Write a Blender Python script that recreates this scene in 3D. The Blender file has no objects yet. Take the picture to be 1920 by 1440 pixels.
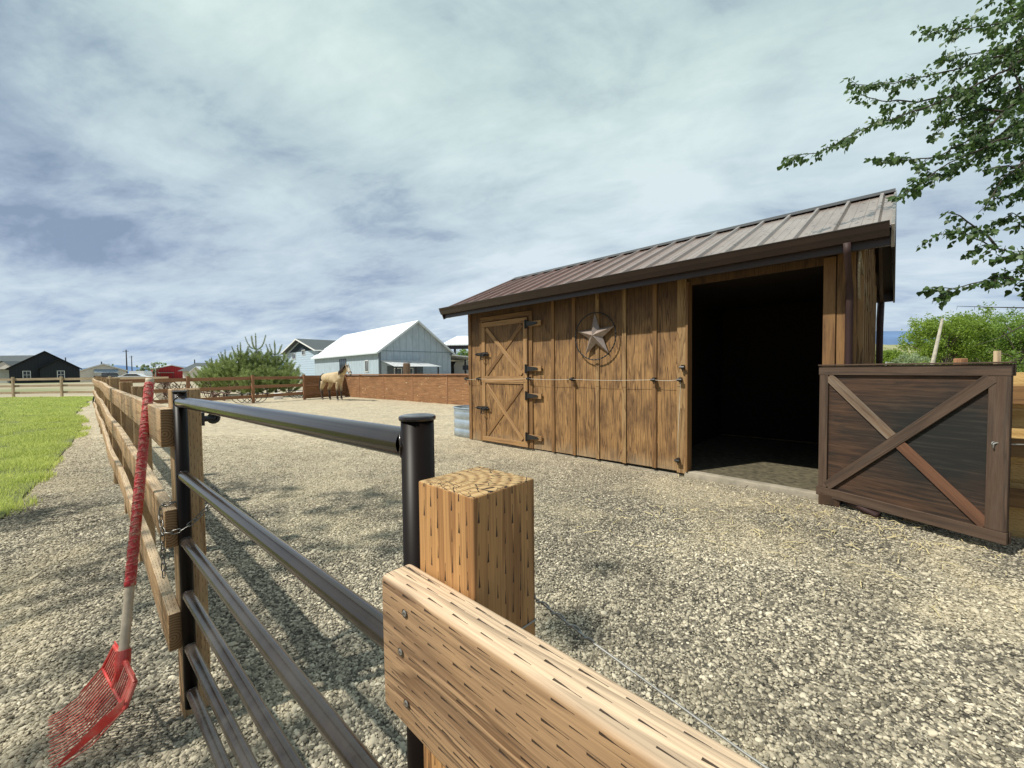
import bpy, bmesh, math, random
import numpy as np
from mathutils import Vector, Matrix, noise as mnoise
random.seed(7); rng = np.random.default_rng(7)
S = bpy.context.scene; COL = S.collection
R = math.radians
# ------------------------------------------------------------------ camera
F = 745.0; CAMH = 1.35
cd = bpy.data.cameras.new('camera'); cam = bpy.data.objects.new('camera', cd); COL.objects.link(cam)
cd.sensor_width = 36; cd.lens = F/1920*36; cd.clip_start = 0.02; cd.clip_end = 20000
CM = Matrix.Translation((0,0,CAMH)) @ Matrix.Rotation(R(90-1.92),4,'X') @ Matrix.Rotation(R(-0.6),4,'Z')
cam.matrix_world = CM; S.camera = cam
CR = CM.to_3x3()
def ray(x, y):
    return CR @ Vector(((x-960)/F, -(y-720)/F, -1))
def at(x, y, Y):                      # point of the place seen at x,y that stands Y metres in front
    d = ray(x, y); return Vector((0,0,CAMH)) + d*(Y/d.y)
def atz(x, y, h=0.0):                 # point seen at x,y on the level h
    d = ray(x, y); return Vector((0,0,CAMH)) + d*((h-CAMH)/d.z)
S.view_settings.view_transform = 'Standard'; S.view_settings.look = 'None'
S.view_settings.exposure = 0; S.view_settings.gamma = 1
S.render.engine = 'CYCLES'
try: S.cycles.use_denoising = True
except Exception: pass
# ------------------------------------------------------------------ node helpers
def nd(nt, t, ins=None, out=0, **props):
    n = nt.nodes.new('ShaderNode'+t)
    for k, v in props.items(): setattr(n, k, v)
    for k, v in (ins or {}).items():
        s = n.inputs[k]
        if isinstance(v, bpy.types.NodeSocket): nt.links.new(v, s)
        elif isinstance(v, bpy.types.Node): nt.links.new(v.outputs[0], s)
        else: s.default_value = v
    return n.outputs[out]
def mth(nt, op, a, b=0.0, c=0.0, clamp=False):
    n = nt.nodes.new('ShaderNodeMath'); n.operation = op; n.use_clamp = clamp
    for i, v in enumerate((a, b, c)):
        if isinstance(v, bpy.types.NodeSocket): nt.links.new(v, n.inputs[i])
        else: n.inputs[i].default_value = v
    return n.outputs[0]
def c4(c): return (c[0], c[1], c[2], 1.0)
def mixc(nt, f, a, b, mode='MIX'):
    n = nt.nodes.new('ShaderNodeMix'); n.data_type = 'RGBA'; n.blend_type = mode
    for s, v in ((n.inputs[0], f), (n.inputs[6], a), (n.inputs[7], b)):
        if isinstance(v, bpy.types.NodeSocket): nt.links.new(v, s)
        elif isinstance(v, (int, float)): s.default_value = v
        else: s.default_value = c4(v)
    return n.outputs[2]
def ramp(nt, f, stops, interp='LINEAR'):
    n = nt.nodes.new('ShaderNodeValToRGB'); nt.links.new(f, n.inputs[0]); cr = n.color_ramp; cr.interpolation = interp
    while len(cr.elements) < len(stops): cr.elements.new(0.5)
    for e, (p, c) in zip(cr.elements, stops):
        e.position = p; e.color = c4(c) if not isinstance(c, (int, float)) else (c, c, c, 1)
    return n.outputs[0]
def rmap(nt, v, a, b, c=0.0, d=1.0):
    n = nt.nodes.new('ShaderNodeMapRange'); nt.links.new(v, n.inputs[0])
    for i, x in enumerate((a, b, c, d)): n.inputs[i+1].default_value = x
    return n.outputs[0]
def mapping(nt, vec, scale=(1,1,1), loc=(0,0,0), rot=(0,0,0)):
    return nd(nt, 'Mapping', {'Vector': vec, 'Scale': scale, 'Location': loc, 'Rotation': rot})
def noise(nt, vec, scale, detail=4, rough=0.55, dist=0.0, out=0):
    return nd(nt, 'TexNoise', {'Vector': vec, 'Scale': scale, 'Detail': detail, 'Roughness': rough, 'Distortion': dist}, out)
def newmat(name):
    m = bpy.data.materials.new(name); m.use_nodes = True; nt = m.node_tree
    b = nt.nodes['Principled BSDF']; return m, nt, b
def setin(nt, b, k, v):
    if isinstance(v, bpy.types.NodeSocket): nt.links.new(v, b.inputs[k])
    elif isinstance(v, (int, float)): b.inputs[k].default_value = v
    else: b.inputs[k].default_value = c4(v)
def bump(nt, b, h, dist, strength=1.0):
    s = nd(nt, 'Bump', {'Height': h, 'Distance': dist, 'Strength': strength}); nt.links.new(s, b.inputs['Normal'])
def obc(nt): return nd(nt, 'TexCoord', out=3)
def uvc(nt): return nd(nt, 'TexCoord', out=2)
def geopos(nt): return nd(nt, 'NewGeometry')

def wood(name, light, dark, rough=0.75, contour=6.0, cscale=(0.9, 9), incised=0.0, stain=None, stain_amt=0.5, bumpd=0.0012, along=0.04, across=0.0105, fine=1.0, grey=0.0, top=None, cracks=0.0):
    m, nt, b = newmat(name); uv = uvc(nt)
    fib = noise(nt, mapping(nt, uv, (3.0, 130, 1)), 1.0, 5, 0.6)
    big = noise(nt, mapping(nt, uv, (cscale[0], cscale[1], 1)), 1.0, 3, 0.5, 0.4)
    con = mth(nt, 'FRACT', mth(nt, 'MULTIPLY', big, contour))
    con = ramp(nt, con, [(0, 0.0), (0.55, 0.25), (0.9, 1.0), (1, 0.05)])
    g = mth(nt, 'ADD', mth(nt, 'MULTIPLY', con, 0.6), mth(nt, 'MULTIPLY', fib, 0.55*fine))
    col = mixc(nt, rmap(nt, g, 0.2, 0.95), light, dark)
    if stain is not None:
        st = noise(nt, mapping(nt, uv, (1.3, 2.6, 1)), 2.2, 5, 0.6, 0.3)
        col = mixc(nt, rmap(nt, st, 0.45, 0.72, 0, stain_amt), col, stain)
    if grey > 0:
        gr = noise(nt, mapping(nt, uv, (1.0, 12, 1)), 2.0, 4, 0.6)
        col = mixc(nt, rmap(nt, gr, 0.4, 0.75, 0, grey), col, (0.33, 0.28, 0.22))
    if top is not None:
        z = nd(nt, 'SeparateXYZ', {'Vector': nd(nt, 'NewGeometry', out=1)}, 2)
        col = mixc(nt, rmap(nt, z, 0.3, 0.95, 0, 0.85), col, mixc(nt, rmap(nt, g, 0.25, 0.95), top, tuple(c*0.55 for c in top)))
    h = mth(nt, 'MULTIPLY', g, -0.5)
    fl = noise(nt, mapping(nt, uv, (9, 420, 1)), 1.0, 3, 0.6)
    col = mixc(nt, rmap(nt, fl, 0.40, 0.66, 0, 0.36*fine), col, tuple(c*0.45 for c in dark))
    if cracks > 0:
        ck = noise(nt, mapping(nt, uv, (4.5, 230, 1)), 1.0, 4, 0.6, 0.6); cm = noise(nt, mapping(nt, uv, (3, 14, 1)), 1.0, 3)
        cr = mth(nt, 'MULTIPLY', rmap(nt, ck, 0.60, 0.66), rmap(nt, cm, 0.42, 0.58))
        col = mixc(nt, mth(nt, 'MULTIPLY', cr, cracks), col, tuple(c*0.25 for c in dark)); h = mth(nt, 'SUBTRACT', h, mth(nt, 'MULTIPLY', cr, 0.7))
    if incised > 0:
        sx = nd(nt, 'SeparateXYZ', {'Vector': uv}); sy = sx.node.outputs[1]
        wob = noise(nt, mapping(nt, uv, (14, 30, 1)), 1.0, 2)
        fv = mth(nt, 'ADD', mth(nt, 'DIVIDE', sy, across), mth(nt, 'MULTIPLY', wob, 0.35))
        row = mth(nt, 'FLOOR', fv)
        wr = nd(nt, 'TexWhiteNoise', {'W': row}, 0, noise_dimensions='1D')
        uu = mth(nt, 'ADD', mth(nt, 'DIVIDE', sx, along), mth(nt, 'ADD', mth(nt, 'MULTIPLY', row, 0.37), mth(nt, 'MULTIPLY', wr, 0.12)))
        cell = mth(nt, 'FLOOR', uu)
        wn = nd(nt, 'TexWhiteNoise', {'Vector': nd(nt, 'CombineXYZ', {'X': cell, 'Y': row})}, 0, noise_dimensions='2D')
        fu = mth(nt, 'FRACT', uu)
        m1 = mth(nt, 'LESS_THAN', fu, mth(nt, 'ADD', 0.34, mth(nt, 'MULTIPLY', wn, 0.34)))
        wid = mth(nt, 'MULTIPLY', mth(nt, 'ADD', 0.052, mth(nt, 'MULTIPLY', wn, 0.075)), mth(nt, 'ADD', 0.6, mth(nt, 'MULTIPLY', noise(nt, mapping(nt, uv, (160, 160, 1)), 1.0, 2), 0.9)))
        wid = mth(nt, 'MULTIPLY', wid, mth(nt, 'MAXIMUM', 0.22, mth(nt, 'SUBTRACT', 0.95, mth(nt, 'MULTIPLY', fu, 1.9))))
        m2 = mth(nt, 'LESS_THAN', mth(nt, 'ABSOLUTE', mth(nt, 'SUBTRACT', mth(nt, 'FRACT', fv), 0.5)), wid)
        m3 = mth(nt, 'GREATER_THAN', wn, 0.06)
        slit = mth(nt, 'MULTIPLY', mth(nt, 'MULTIPLY', m1, m2), m3)
        col = mixc(nt, mth(nt, 'MULTIPLY', slit, incised), col, tuple(c*0.16 for c in dark))
        h = mth(nt, 'SUBTRACT', h, mth(nt, 'MULTIPLY', slit, 1.2))
    setin(nt, b, 'Base Color', col); setin(nt, b, 'Roughness', rough)
    bump(nt, b, h, bumpd); return m
def endgrain(name, light, dark, pith=(0.01, -0.02), freq=330, cracks=0.0):
    m, nt, b = newmat(name); uv = uvc(nt)
    p = mapping(nt, uv, (1,1,1), (-pith[0], -pith[1], 0))
    d = nd(nt, 'VectorMath', {0: nd(nt, 'VectorMath', {0: p, 1: nd(nt, 'VectorMath', {0: noise(nt, uv, 30, 3, out=1), 'Scale': 0.004}, operation='SCALE')}, operation='ADD')}, 1, operation='LENGTH')
    s = mth(nt, 'SINE', mth(nt, 'MULTIPLY', d, freq*2))
    s = rmap(nt, s, -1, 1)
    f = noise(nt, uv, 400, 3)
    col = mixc(nt, mth(nt, 'ADD', mth(nt, 'MULTIPLY', mth(nt, 'POWER', s, 2.0), 0.7), mth(nt, 'MULTIPLY', f, 0.4)), light, dark)
    h = mth(nt, 'MULTIPLY', s, -0.3)
    if cracks > 0:
        ang = nd(nt, 'Gradient' if False else 'SeparateXYZ', {'Vector': p}); ay = ang.node.outputs[1]
        th = mth(nt, 'ARCTAN2', ay, ang)
        cv = nd(nt, 'CombineXYZ', {'X': mth(nt, 'MULTIPLY', th, 7.0), 'Y': mth(nt, 'MULTIPLY', d, 40)})
        w = noise(nt, uv, 60, 3)
        vo = nd(nt, 'TexVoronoi', {'Vector': nd(nt, 'VectorMath', {0: cv, 1: nd(nt, 'CombineXYZ', {'X': mth(nt, 'MULTIPLY', w, 0.9), 'Y': mth(nt, 'MULTIPLY', w, 0.5)})}, operation='ADD'), 'Scale': 1.3}, 0, feature='DISTANCE_TO_EDGE')
        cr = mth(nt, 'LESS_THAN', vo, mth(nt, 'MULTIPLY', noise(nt, uv, 25, 2), 0.055))
        col = mixc(nt, mth(nt, 'MULTIPLY', cr, cracks), col, (0.02, 0.01, 0.004))
        h = mth(nt, 'SUBTRACT', h, cr)
    setin(nt, b, 'Base Color', col); setin(nt, b, 'Roughness', 0.85); bump(nt, b, h, 0.0015); return m
def plain(name, c, rough=0.6, metal=0.0, var=0.25, scale=6.0, bumpd=0.0, dirt=None, spec=0.5):
    m, nt, b = newmat(name); o = obc(nt)
    n = noise(nt, o, scale, 6, 0.6)
    c1 = tuple(min(1, x*(1+var)) for x in c); c2 = tuple(x*(1-var) for x in c)
    col = mixc(nt, rmap(nt, n, 0.3, 0.7), c2, c1)
    if dirt: col = mixc(nt, rmap(nt, noise(nt, o, scale*0.4, 8, 0.7), 0.5, 0.75, 0, 0.8), col, dirt)
    setin(nt, b, 'Base Color', col); setin(nt, b, 'Roughness', rough); setin(nt, b, 'Metallic', metal)
    b.inputs['Specular IOR Level'].default_value = spec
    if bumpd: bump(nt, b, noise(nt, o, scale*6, 5), bumpd)
    return m
def leafmat(name, c1, c2, trans=0.35, scale=1.5):
    m, nt, b = newmat(name)
    g = nd(nt, 'NewGeometry'); rnd = g.node.outputs[8]
    n = noise(nt, obc(nt), scale, 4)
    f = mth(nt, 'ADD', mth(nt, 'MULTIPLY', rnd, 0.5), mth(nt, 'MULTIPLY', rmap(nt, n, 0.3, 0.7), 0.5))
    col = mixc(nt, f, c1, c2); setin(nt, b, 'Base Color', col); setin(nt, b, 'Roughness', 0.5)
    tr = nd(nt, 'BsdfTranslucent', {'Color': mixc(nt, 0.5, col, tuple(min(1, x*2.2) for x in c2))})
    mx = nd(nt, 'MixShader', {0: trans, 1: b.outputs[0], 2: tr})
    nt.links.new(mx, nt.nodes['Material Output'].inputs[0]); return m
# ------------------------------------------------------------------ object helpers
WM = {}
def props(o, label=None, cat=None, group=None, kind=None):
    if label: o['label'] = label
    if cat: o['category'] = cat
    if group: o['group'] = group
    if kind: o['kind'] = kind
def thing(name, label, cat, loc=(0,0,0), rotz=0.0, group=None):
    o = bpy.data.objects.new(name, None); COL.objects.link(o); o.empty_display_size = 0.1
    M = Matrix.Translation(loc) @ Matrix.Rotation(rotz, 4, 'Z'); o.matrix_world = M; WM[o.name] = M
    props(o, label, cat, group); return o
def put(o, parent=None, M=None, world=True):
    """link o; M is its matrix in world (or in the parent's frame when world=False)"""
    M = M or Matrix.Identity(4); COL.objects.link(o)
    if parent is None: o.matrix_world = M; WM[o.name] = M
    else:
        P = WM[parent.name]; o.parent = parent
        o.matrix_basis = (P.inverted() @ M) if world else M
        WM[o.name] = M if world else P @ M
    return o
def mk(name, verts, faces, mats, parent=None, M=None, world=True, smooth=False, mi=None):
    me = bpy.data.meshes.new(name); me.from_pydata([tuple(v) for v in verts], [], faces); me.update()
    for m in (mats if isinstance(mats, (list, tuple)) else [mats]): me.materials.append(m)
    if mi is not None: me.polygons.foreach_set('material_index', mi)
    if smooth: me.polygons.foreach_set('use_smooth', [True]*len(me.polygons))
    return put(bpy.data.objects.new(name, me), parent, M, world)
def mknp(name, verts, faces, mat, parent=None, smooth=False, M=None, world=True):
    """verts (n,3) array, faces (m,k) array"""
    me = bpy.data.meshes.new(name); v = np.asarray(verts, np.float32); f = np.asarray(faces, np.int32)
    me.vertices.add(len(v)); me.vertices.foreach_set('co', v.ravel())
    me.loops.add(f.size); me.loops.foreach_set('vertex_index', f.ravel())
    me.polygons.add(len(f)); me.polygons.foreach_set('loop_start', np.arange(0, f.size, f.shape[1], dtype=np.int32))
    me.update(calc_edges=True); me.materials.append(mat)
    if smooth: me.polygons.foreach_set('use_smooth', [True]*len(f))
    me.validate(); return put(bpy.data.objects.new(name, me), parent, M, world)
def boxmesh(name, l, t, w, mats, bev=0.003, seg=1, sub=0, wob=0.0, off=None, x0=0.0):
    """box from x0..x0+l along X, t along Y, w along Z, centred in Y and Z; UVs follow the grain (X)"""
    bm = bmesh.new(); bmesh.ops.create_cube(bm, size=1)
    for v in bm.verts: v.co = Vector((x0+(v.co.x+0.5)*l, v.co.y*t, v.co.z*w))
    if sub:
        es = [e for e in bm.edges if abs(e.verts[0].co.x-e.verts[1].co.x) > l*0.5]
        bmesh.ops.subdivide_edges(bm, edges=es, cuts=sub, use_grid_fill=True)
    if bev > 0:
        es = [e for e in bm.edges if len(e.link_faces) == 2 and e.calc_face_angle(0) > 0.5]
        bmesh.ops.bevel(bm, geom=es, offset=min(bev, 0.45*min(t, w, l)), segments=seg, affect='EDGES', profile=0.5)
    if wob:
        for v in bm.verts:
            n = mnoise.noise_vector(Vector((v.co.x*1.7, v.co.y*6+3, v.co.z*6+(off or 0)*5)))
            v.co += Vector((0, n.y*wob, n.z*wob*0.7))
    uv = bm.loops.layers.uv.new('UVMap'); o1 = (off if off is not None else random.random())*9.0; o2 = random.random()*3
    bm.normal_update()
    for f in bm.faces:
        n = f.normal; f.smooth = seg > 1
        if abs(n.x) > 0.8: f.material_index = 1 if len(mats) > 1 else 0
        for lp in f.loops:
            c = lp.vert.co
            if abs(n.x) > 0.8: lp[uv].uv = (c.y, c.z) if len(mats) > 1 else (c.y+o2, c.z)
            elif abs(n.y) > abs(n.z): lp[uv].uv = (c.x+o1, c.z+o2)
            else: lp[uv].uv = (c.x+o1, c.y+o2+0.37)
    me = bpy.data.meshes.new(name); bm.to_mesh(me); bm.free()
    for m in mats: me.materials.append(m)
    return me
def board(name, a, b, w, t, mats, parent=None, world=True, up=(0,0,1), bev=0.003, seg=1, sub=0, wob=0.0, label=None):
    """board from a to b; w along `up`, t across"""
    a = Vector(a); b = Vector(b); X = (b-a); l = X.length; X.normalize(); up = Vector(up)
    if abs(X.dot(up)) > 0.98: up = Vector((1,0,0)) if abs(X.x) < 0.9 else Vector((0,1,0))
    Z = (up - X*up.dot(X)).normalized(); Y = Z.cross(X)
    M = Matrix(((X.x,Y.x,Z.x,a.x),(X.y,Y.y,Z.y,a.y),(X.z,Y.z,Z.z,a.z),(0,0,0,1)))
    if not isinstance(mats, (list, tuple)): mats = [mats]
    o = bpy.data.objects.new(name, boxmesh(name, l, t, w, mats, bev, seg, sub, wob))
    put(o, parent, M, world)
    if label: o['label'] = label
    return o
def tubegeo(pts, rad, seg=8, cap=True, twist=0.0):
    pts = [Vector(p) for p in pts]; n = len(pts)
    if isinstance(rad, (int, float)): rad = [rad]*n
    V = []; Fc = []; prev = None
    for i, p in enumerate(pts):
        d = (pts[min(i+1, n-1)] - pts[max(i-1, 0)]).normalized()
        if prev is None:
            a = Vector((0,0,1)) if abs(d.z) < 0.9 else Vector((1,0,0)); x = d.cross(a).normalized()
        else: x = (prev - d*prev.dot(d)).normalized()
        prev = x; y = d.cross(x)
        for k in range(seg):
            an = 2*math.pi*k/seg + twist*i
            V.append(p + (x*math.cos(an)+y*math.sin(an))*rad[i])
    for i in range(n-1):
        for k in range(seg):
            k2 = (k+1) % seg; Fc.append((i*seg+k, i*seg+k2, (i+1)*seg+k2, (i+1)*seg+k))
    if cap:
        Fc.append(tuple(range(seg))[::-1]); Fc.append(tuple((n-1)*seg+k for k in range(seg)))
    return V, Fc
def tube(name, pts, rad, mat, parent=None, seg=10, world=True, cap=True, smooth=True):
    V, Fc = tubegeo(pts, rad, seg, cap); o = mk(name, V, Fc, mat, parent, None, world, smooth)
    if smooth:
        for p in o.data.polygons:
            if len(p.vertices) > 4: p.use_smooth = False
    return o
class Geo:
    """collects pieces of one part into one mesh"""
    def __init__(s): s.V = []; s.F = []; s.I = []
    def add(s, V, Fc, mi=0):
        n = len(s.V); s.V += [tuple(v) for v in V]; s.F += [tuple(i+n for i in f) for f in Fc]; s.I += [mi]*len(Fc); return s
    def tube(s, pts, rad, seg=6, mi=0): return s.add(*tubegeo(pts, rad, seg), mi)
    def box(s, a, b, mi=0):
        x0,y0,z0 = a; x1,y1,z1 = b
        V = [(x0,y0,z0),(x1,y0,z0),(x1,y1,z0),(x0,y1,z0),(x0,y0,z1),(x1,y0,z1),(x1,y1,z1),(x0,y1,z1)]
        return s.add(V, [(0,3,2,1),(4,5,6,7),(0,1,5,4),(1,2,6,5),(2,3,7,6),(3,0,4,7)], mi)
    def ring(s, c, R0, r, axis='Y', seg=32, sg=6, mi=0, sx=1.0):
        V = []; Fc = []; c = Vector(c)
        for i in range(seg):
            a = 2*math.pi*i/seg
            for k in range(sg):
                b = 2*math.pi*k/sg; q = R0+r*math.cos(b); w = r*math.sin(b)
                p = {'Y': Vector((q*math.cos(a)*sx, w, q*math.sin(a))), 'X': Vector((w, q*math.cos(a)*sx, q*math.sin(a))), 'Z': Vector((q*math.cos(a)*sx, q*math.sin(a), w))}[axis]
                V.append(c+p)
        for i in range(seg):
            for k in range(sg):
                Fc.append((i*sg+k, ((i+1)%seg)*sg+k, ((i+1)%seg)*sg+(k+1)%sg, i*sg+(k+1)%sg))
        return s.add(V, Fc, mi)
    def build(s, name, mats, parent=None, M=None, world=True, smooth=False, label=None):
        o = mk(name, s.V, s.F, mats, parent, M, world, smooth, s.I)
        if label: o['label'] = label
        return o
def prism(poly, d0, d1):
    """poly list of (x,z), extruded along y from d0 to d1"""
    n = len(poly); V = [(x, d0, z) for x, z in poly]+[(x, d1, z) for x, z in poly]
    Fc = [tuple(range(n)), tuple(range(2*n-1, n-1, -1))]+[(i, i+n, (i+1)%n+n, (i+1)%n) for i in range(n)]
    return V, Fc
# ================================================================== light and sky
Ldir = Vector((-0.93*0.60, -0.37*0.60, 0.80)).normalized()
W = bpy.data.worlds.new('World'); S.world = W; W.use_nodes = True; nt = W.node_tree
bg = nt.nodes['Background']
el = math.asin(Ldir.z); az = math.atan2(Ldir.x, Ldir.y)
sky = nd(nt, 'TexSky', sky_type='NISHITA', sun_disc=False, sun_elevation=el, sun_rotation=az, air_density=1.2, dust_density=1.5, ozone_density=2.0)
gen = nd(nt, 'TexCoord', out=0)
sx = nd(nt, 'SeparateXYZ', {'Vector': gen}); dx, dy, dz = sx.node.outputs
zc = mth(nt, 'ADD', mth(nt, 'MAXIMUM', dz, 0.0), 0.22)
pr = nd(nt, 'CombineXYZ', {'X': mth(nt, 'DIVIDE', dx, zc), 'Y': mth(nt, 'DIVIDE', dy, zc), 'Z': 0.0})
pr = mapping(nt, pr, (1, 1.25, 1), (3.7, 1.15, 0), (0, 0, R(28)))
big = noise(nt, pr, 0.8, 3, 0.5, 0.35)
mid = noise(nt, pr, 1.7, 9, 0.60, 0.35)
fine = noise(nt, mapping(nt, pr, (0.8, 1.7, 1), (7, 2, 0), (0,0,R(-40))), 4.2, 10, 0.62, 0.3)
lum = mth(nt, 'ADD', mth(nt, 'MULTIPLY', big, 0.40), mth(nt, 'ADD', mth(nt, 'MULTIPLY', mid, 0.62), mth(nt, 'MULTIPLY', fine, 0.25)))
lum = rmap(nt, lum, 0.42, 0.79)
# broad dark and light banks of this particular sky, by direction
wob = nd(nt, 'VectorMath', {0: gen, 1: nd(nt, 'VectorMath', {0: nd(nt, 'VectorMath', {0: noise(nt, gen, 3.2, 6, 0.6, out=1), 1: (0.5,0.5,0.5)}, operation='SUBTRACT'), 'Scale': 0.34}, operation='SCALE')}, operation='ADD')
wob = nd(nt, 'VectorMath', {0: wob}, operation='NORMALIZE')
for (bx, by), rad, amt in (((590,385),13,-0.36), ((120,440),9,-0.22), ((60,60),14,-0.30), ((330,560),9,-0.12), ((770,210),10,-0.08), ((700,560),9,-0.20), ((260,250),10,-0.10),
                           ((390,330),6,0.20), ((1050,330),16,0.16), ((1350,120),20,0.14), ((250,480),7,0.18), ((520,90),11,0.12), ((1500,420),10,-0.08), ((1800,500),8,-0.10), ((900,480),9,0.08)):
    dv = ray(bx, by).normalized(); dt = nd(nt, 'VectorMath', {0: wob, 1: tuple(dv)}, 1, operation='DOT_PRODUCT')
    k = nt.nodes.new('ShaderNodeMapRange'); k.interpolation_type = 'SMOOTHSTEP'; nt.links.new(dt, k.inputs[0]); k.inputs[1].default_value = math.cos(R(rad*1.5)); k.inputs[2].default_value = 1.0; k.inputs[3].default_value = 0.0; k.inputs[4].default_value = amt*(0.56 if amt < 0 else 0.9)
    lum = mth(nt, 'ADD', lum, k.outputs[0])
cloud = ramp(nt, lum, [(0.0, (0.27, 0.34, 0.44)), (0.2, (0.385, 0.46, 0.55)), (0.42, (0.53, 0.615, 0.66)), (0.70, (0.64, 0.725, 0.745)), (1.0, (0.76, 0.83, 0.835))])
teal = mixc(nt, rmap(nt, dz, 0.22, 0.58), (0.95, 0.995, 1.09), (0.96, 1.05, 1.01))
cloud = mixc(nt, 1.0, cloud, teal, 'MULTIPLY')
low = mixc(nt, rmap(nt, mth(nt, 'ADD', mth(nt, 'MULTIPLY', fine, 0.5), mth(nt, 'MULTIPLY', mid, 0.5)), 0.38, 0.60), (0.36, 0.50, 0.74), (0.70, 0.80, 0.88))
cloud = mixc(nt, rmap(nt, dz, 0.0, 0.20, 0.85, 0.0), cloud, low)
cloud = mixc(nt, rmap(nt, dy, 0.15, -0.35, 0.0, 0.62), cloud, (0.17, 0.24, 0.37))      # sky behind the viewpoint darkened as if clear, to deepen wall shadows
cl10 = nd(nt, 'VectorMath', {0: cloud, 'Scale': 10.0}, operation='SCALE')
gap = rmap(nt, mid, 0.30, 0.42, 0.85, 0.96)
fin = mixc(nt, gap, sky, cl10)
nt.links.new(fin, bg.inputs[0]); bg.inputs[1].default_value = 0.10
sl = bpy.data.lights.new('sun', 'SUN'); sl.energy = 5.0; sl.angle = R(0.9); sl.color = (1.0, 0.955, 0.86)
so = bpy.data.objects.new('sun', sl); COL.objects.link(so); so.rotation_euler = Ldir.to_track_quat('Z', 'Y').to_euler()

# ================================================================== ground sheets
def stone_colour(nt, pos, rnd):
    """river gravel: greys, buff and cream stones, dusty patches"""
    st = ramp(nt, rnd, [(0.0, (0.036, 0.032, 0.025)), (0.2, (0.115, 0.103, 0.079)), (0.45, (0.255, 0.228, 0.173)), (0.7, (0.41, 0.368, 0.280)), (0.9, (0.57, 0.515, 0.395)), (1.0, (0.74, 0.68, 0.54))])
    pt = noise(nt, pos, 1.1, 5, 0.65, 0.5)
    st = mixc(nt, 1.0, st, mixc(nt, rmap(nt, pt, 0.36, 0.62), (0.70, 0.68, 0.64), (1.12, 1.10, 1.06)), 'MULTIPLY')
    return st
def dust(nt, pos):
    a = noise(nt, pos, 0.75, 5, 0.6, 0.4)
    d = rmap(nt, a, 0.48, 0.62)
    sp = nd(nt, 'SeparateXYZ', {'Vector': pos}); py = sp.node.outputs[1]
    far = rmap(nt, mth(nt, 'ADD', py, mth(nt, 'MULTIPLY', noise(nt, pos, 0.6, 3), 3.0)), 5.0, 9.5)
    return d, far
m_gravel, nt, b = newmat('gravel_sheet'); pos = geopos(nt)
wp = nd(nt, 'VectorMath', {0: pos, 1: nd(nt, 'VectorMath', {0: noise(nt, pos, 40, 2, out=1), 'Scale': 0.01}, operation='SCALE')}, operation='ADD')
vo = nd(nt, 'TexVoronoi', {'Vector': wp, 'Scale': 48.0}, 0)
vcol = vo.node.outputs[1]; rr = nd(nt, 'SeparateColor', {0: vcol})
st = stone_colour(nt, pos, rr)
d, far = dust(nt, pos)
st = mixc(nt, rmap(nt, vo, 0.42, 0.75), st, (0.09, 0.08, 0.062))
mott = noise(nt, pos, 9.0, 6, 0.7)
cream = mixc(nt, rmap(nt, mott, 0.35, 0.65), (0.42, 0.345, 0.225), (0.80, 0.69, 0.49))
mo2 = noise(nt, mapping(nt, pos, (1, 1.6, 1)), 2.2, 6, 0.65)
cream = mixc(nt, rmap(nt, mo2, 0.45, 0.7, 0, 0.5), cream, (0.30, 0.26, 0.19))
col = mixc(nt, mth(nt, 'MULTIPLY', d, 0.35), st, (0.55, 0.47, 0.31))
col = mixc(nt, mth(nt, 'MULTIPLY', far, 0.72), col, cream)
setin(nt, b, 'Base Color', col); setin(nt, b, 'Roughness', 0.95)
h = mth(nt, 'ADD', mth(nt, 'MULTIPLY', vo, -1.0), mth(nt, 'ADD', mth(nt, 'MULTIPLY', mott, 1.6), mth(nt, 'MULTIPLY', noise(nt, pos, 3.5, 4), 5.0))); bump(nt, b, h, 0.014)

m_far, nt, b = newmat('dry_field'); pos = geopos(nt)
n1 = noise(nt, pos, 0.05, 6, 0.6); n2 = noise(nt, pos, 1.2, 6, 0.6)
col = mixc(nt, rmap(nt, n1, 0.52, 0.62), (0.36, 0.31, 0.215), (0.17, 0.21, 0.075))
col = mixc(nt, rmap(nt, n2, 0.3, 0.7, 0, 0.5), col, (0.36, 0.30, 0.20))
setin(nt, b, 'Base Color', col); setin(nt, b, 'Roughness', 1.0)
m_soil = plain('lawn_soil', (0.11, 0.13, 0.04), 1.0, var=0.4, scale=3)

def sheet(name, poly, z, mat, cell=None, amp=0.0):
    if cell is None:
        return mk(name, [(x, y, z) for x, y in poly], [tuple(range(len(poly)))], mat)
o = sheet('ground', [(-4000,-3000),(4000,-3000),(4000,6000),(-4000,6000)], -0.008, m_far); props(o, kind='structure')
# gently uneven gravel yard
xs = np.linspace(-30, 14, 150); ys = np.linspace(-3, 27, 110); X, Y = np.meshgrid(xs, ys)
def gh(x, y):
    return 0.018*mnoise.noise(Vector((x*0.45, y*0.45, 1.3))) + 0.008*mnoise.noise(Vector((x*1.7, y*1.7, 4.1)))
Z = np.array([gh(x, y) for x, y in zip(X.ravel(), Y.ravel())])
V = np.stack([X.ravel(), Y.ravel(), Z+0.012], 1); nx, ny = 150, 110
idx = np.arange(nx*ny).reshape(ny, nx)
Fq = np.stack([idx[:-1,:-1].ravel(), idx[:-1,1:].ravel(), idx[1:,1:].ravel(), idx[1:,:-1].ravel()], 1)
o = mknp('gravel_yard', V, Fq, m_gravel, smooth=True); props(o, kind='structure')

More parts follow.
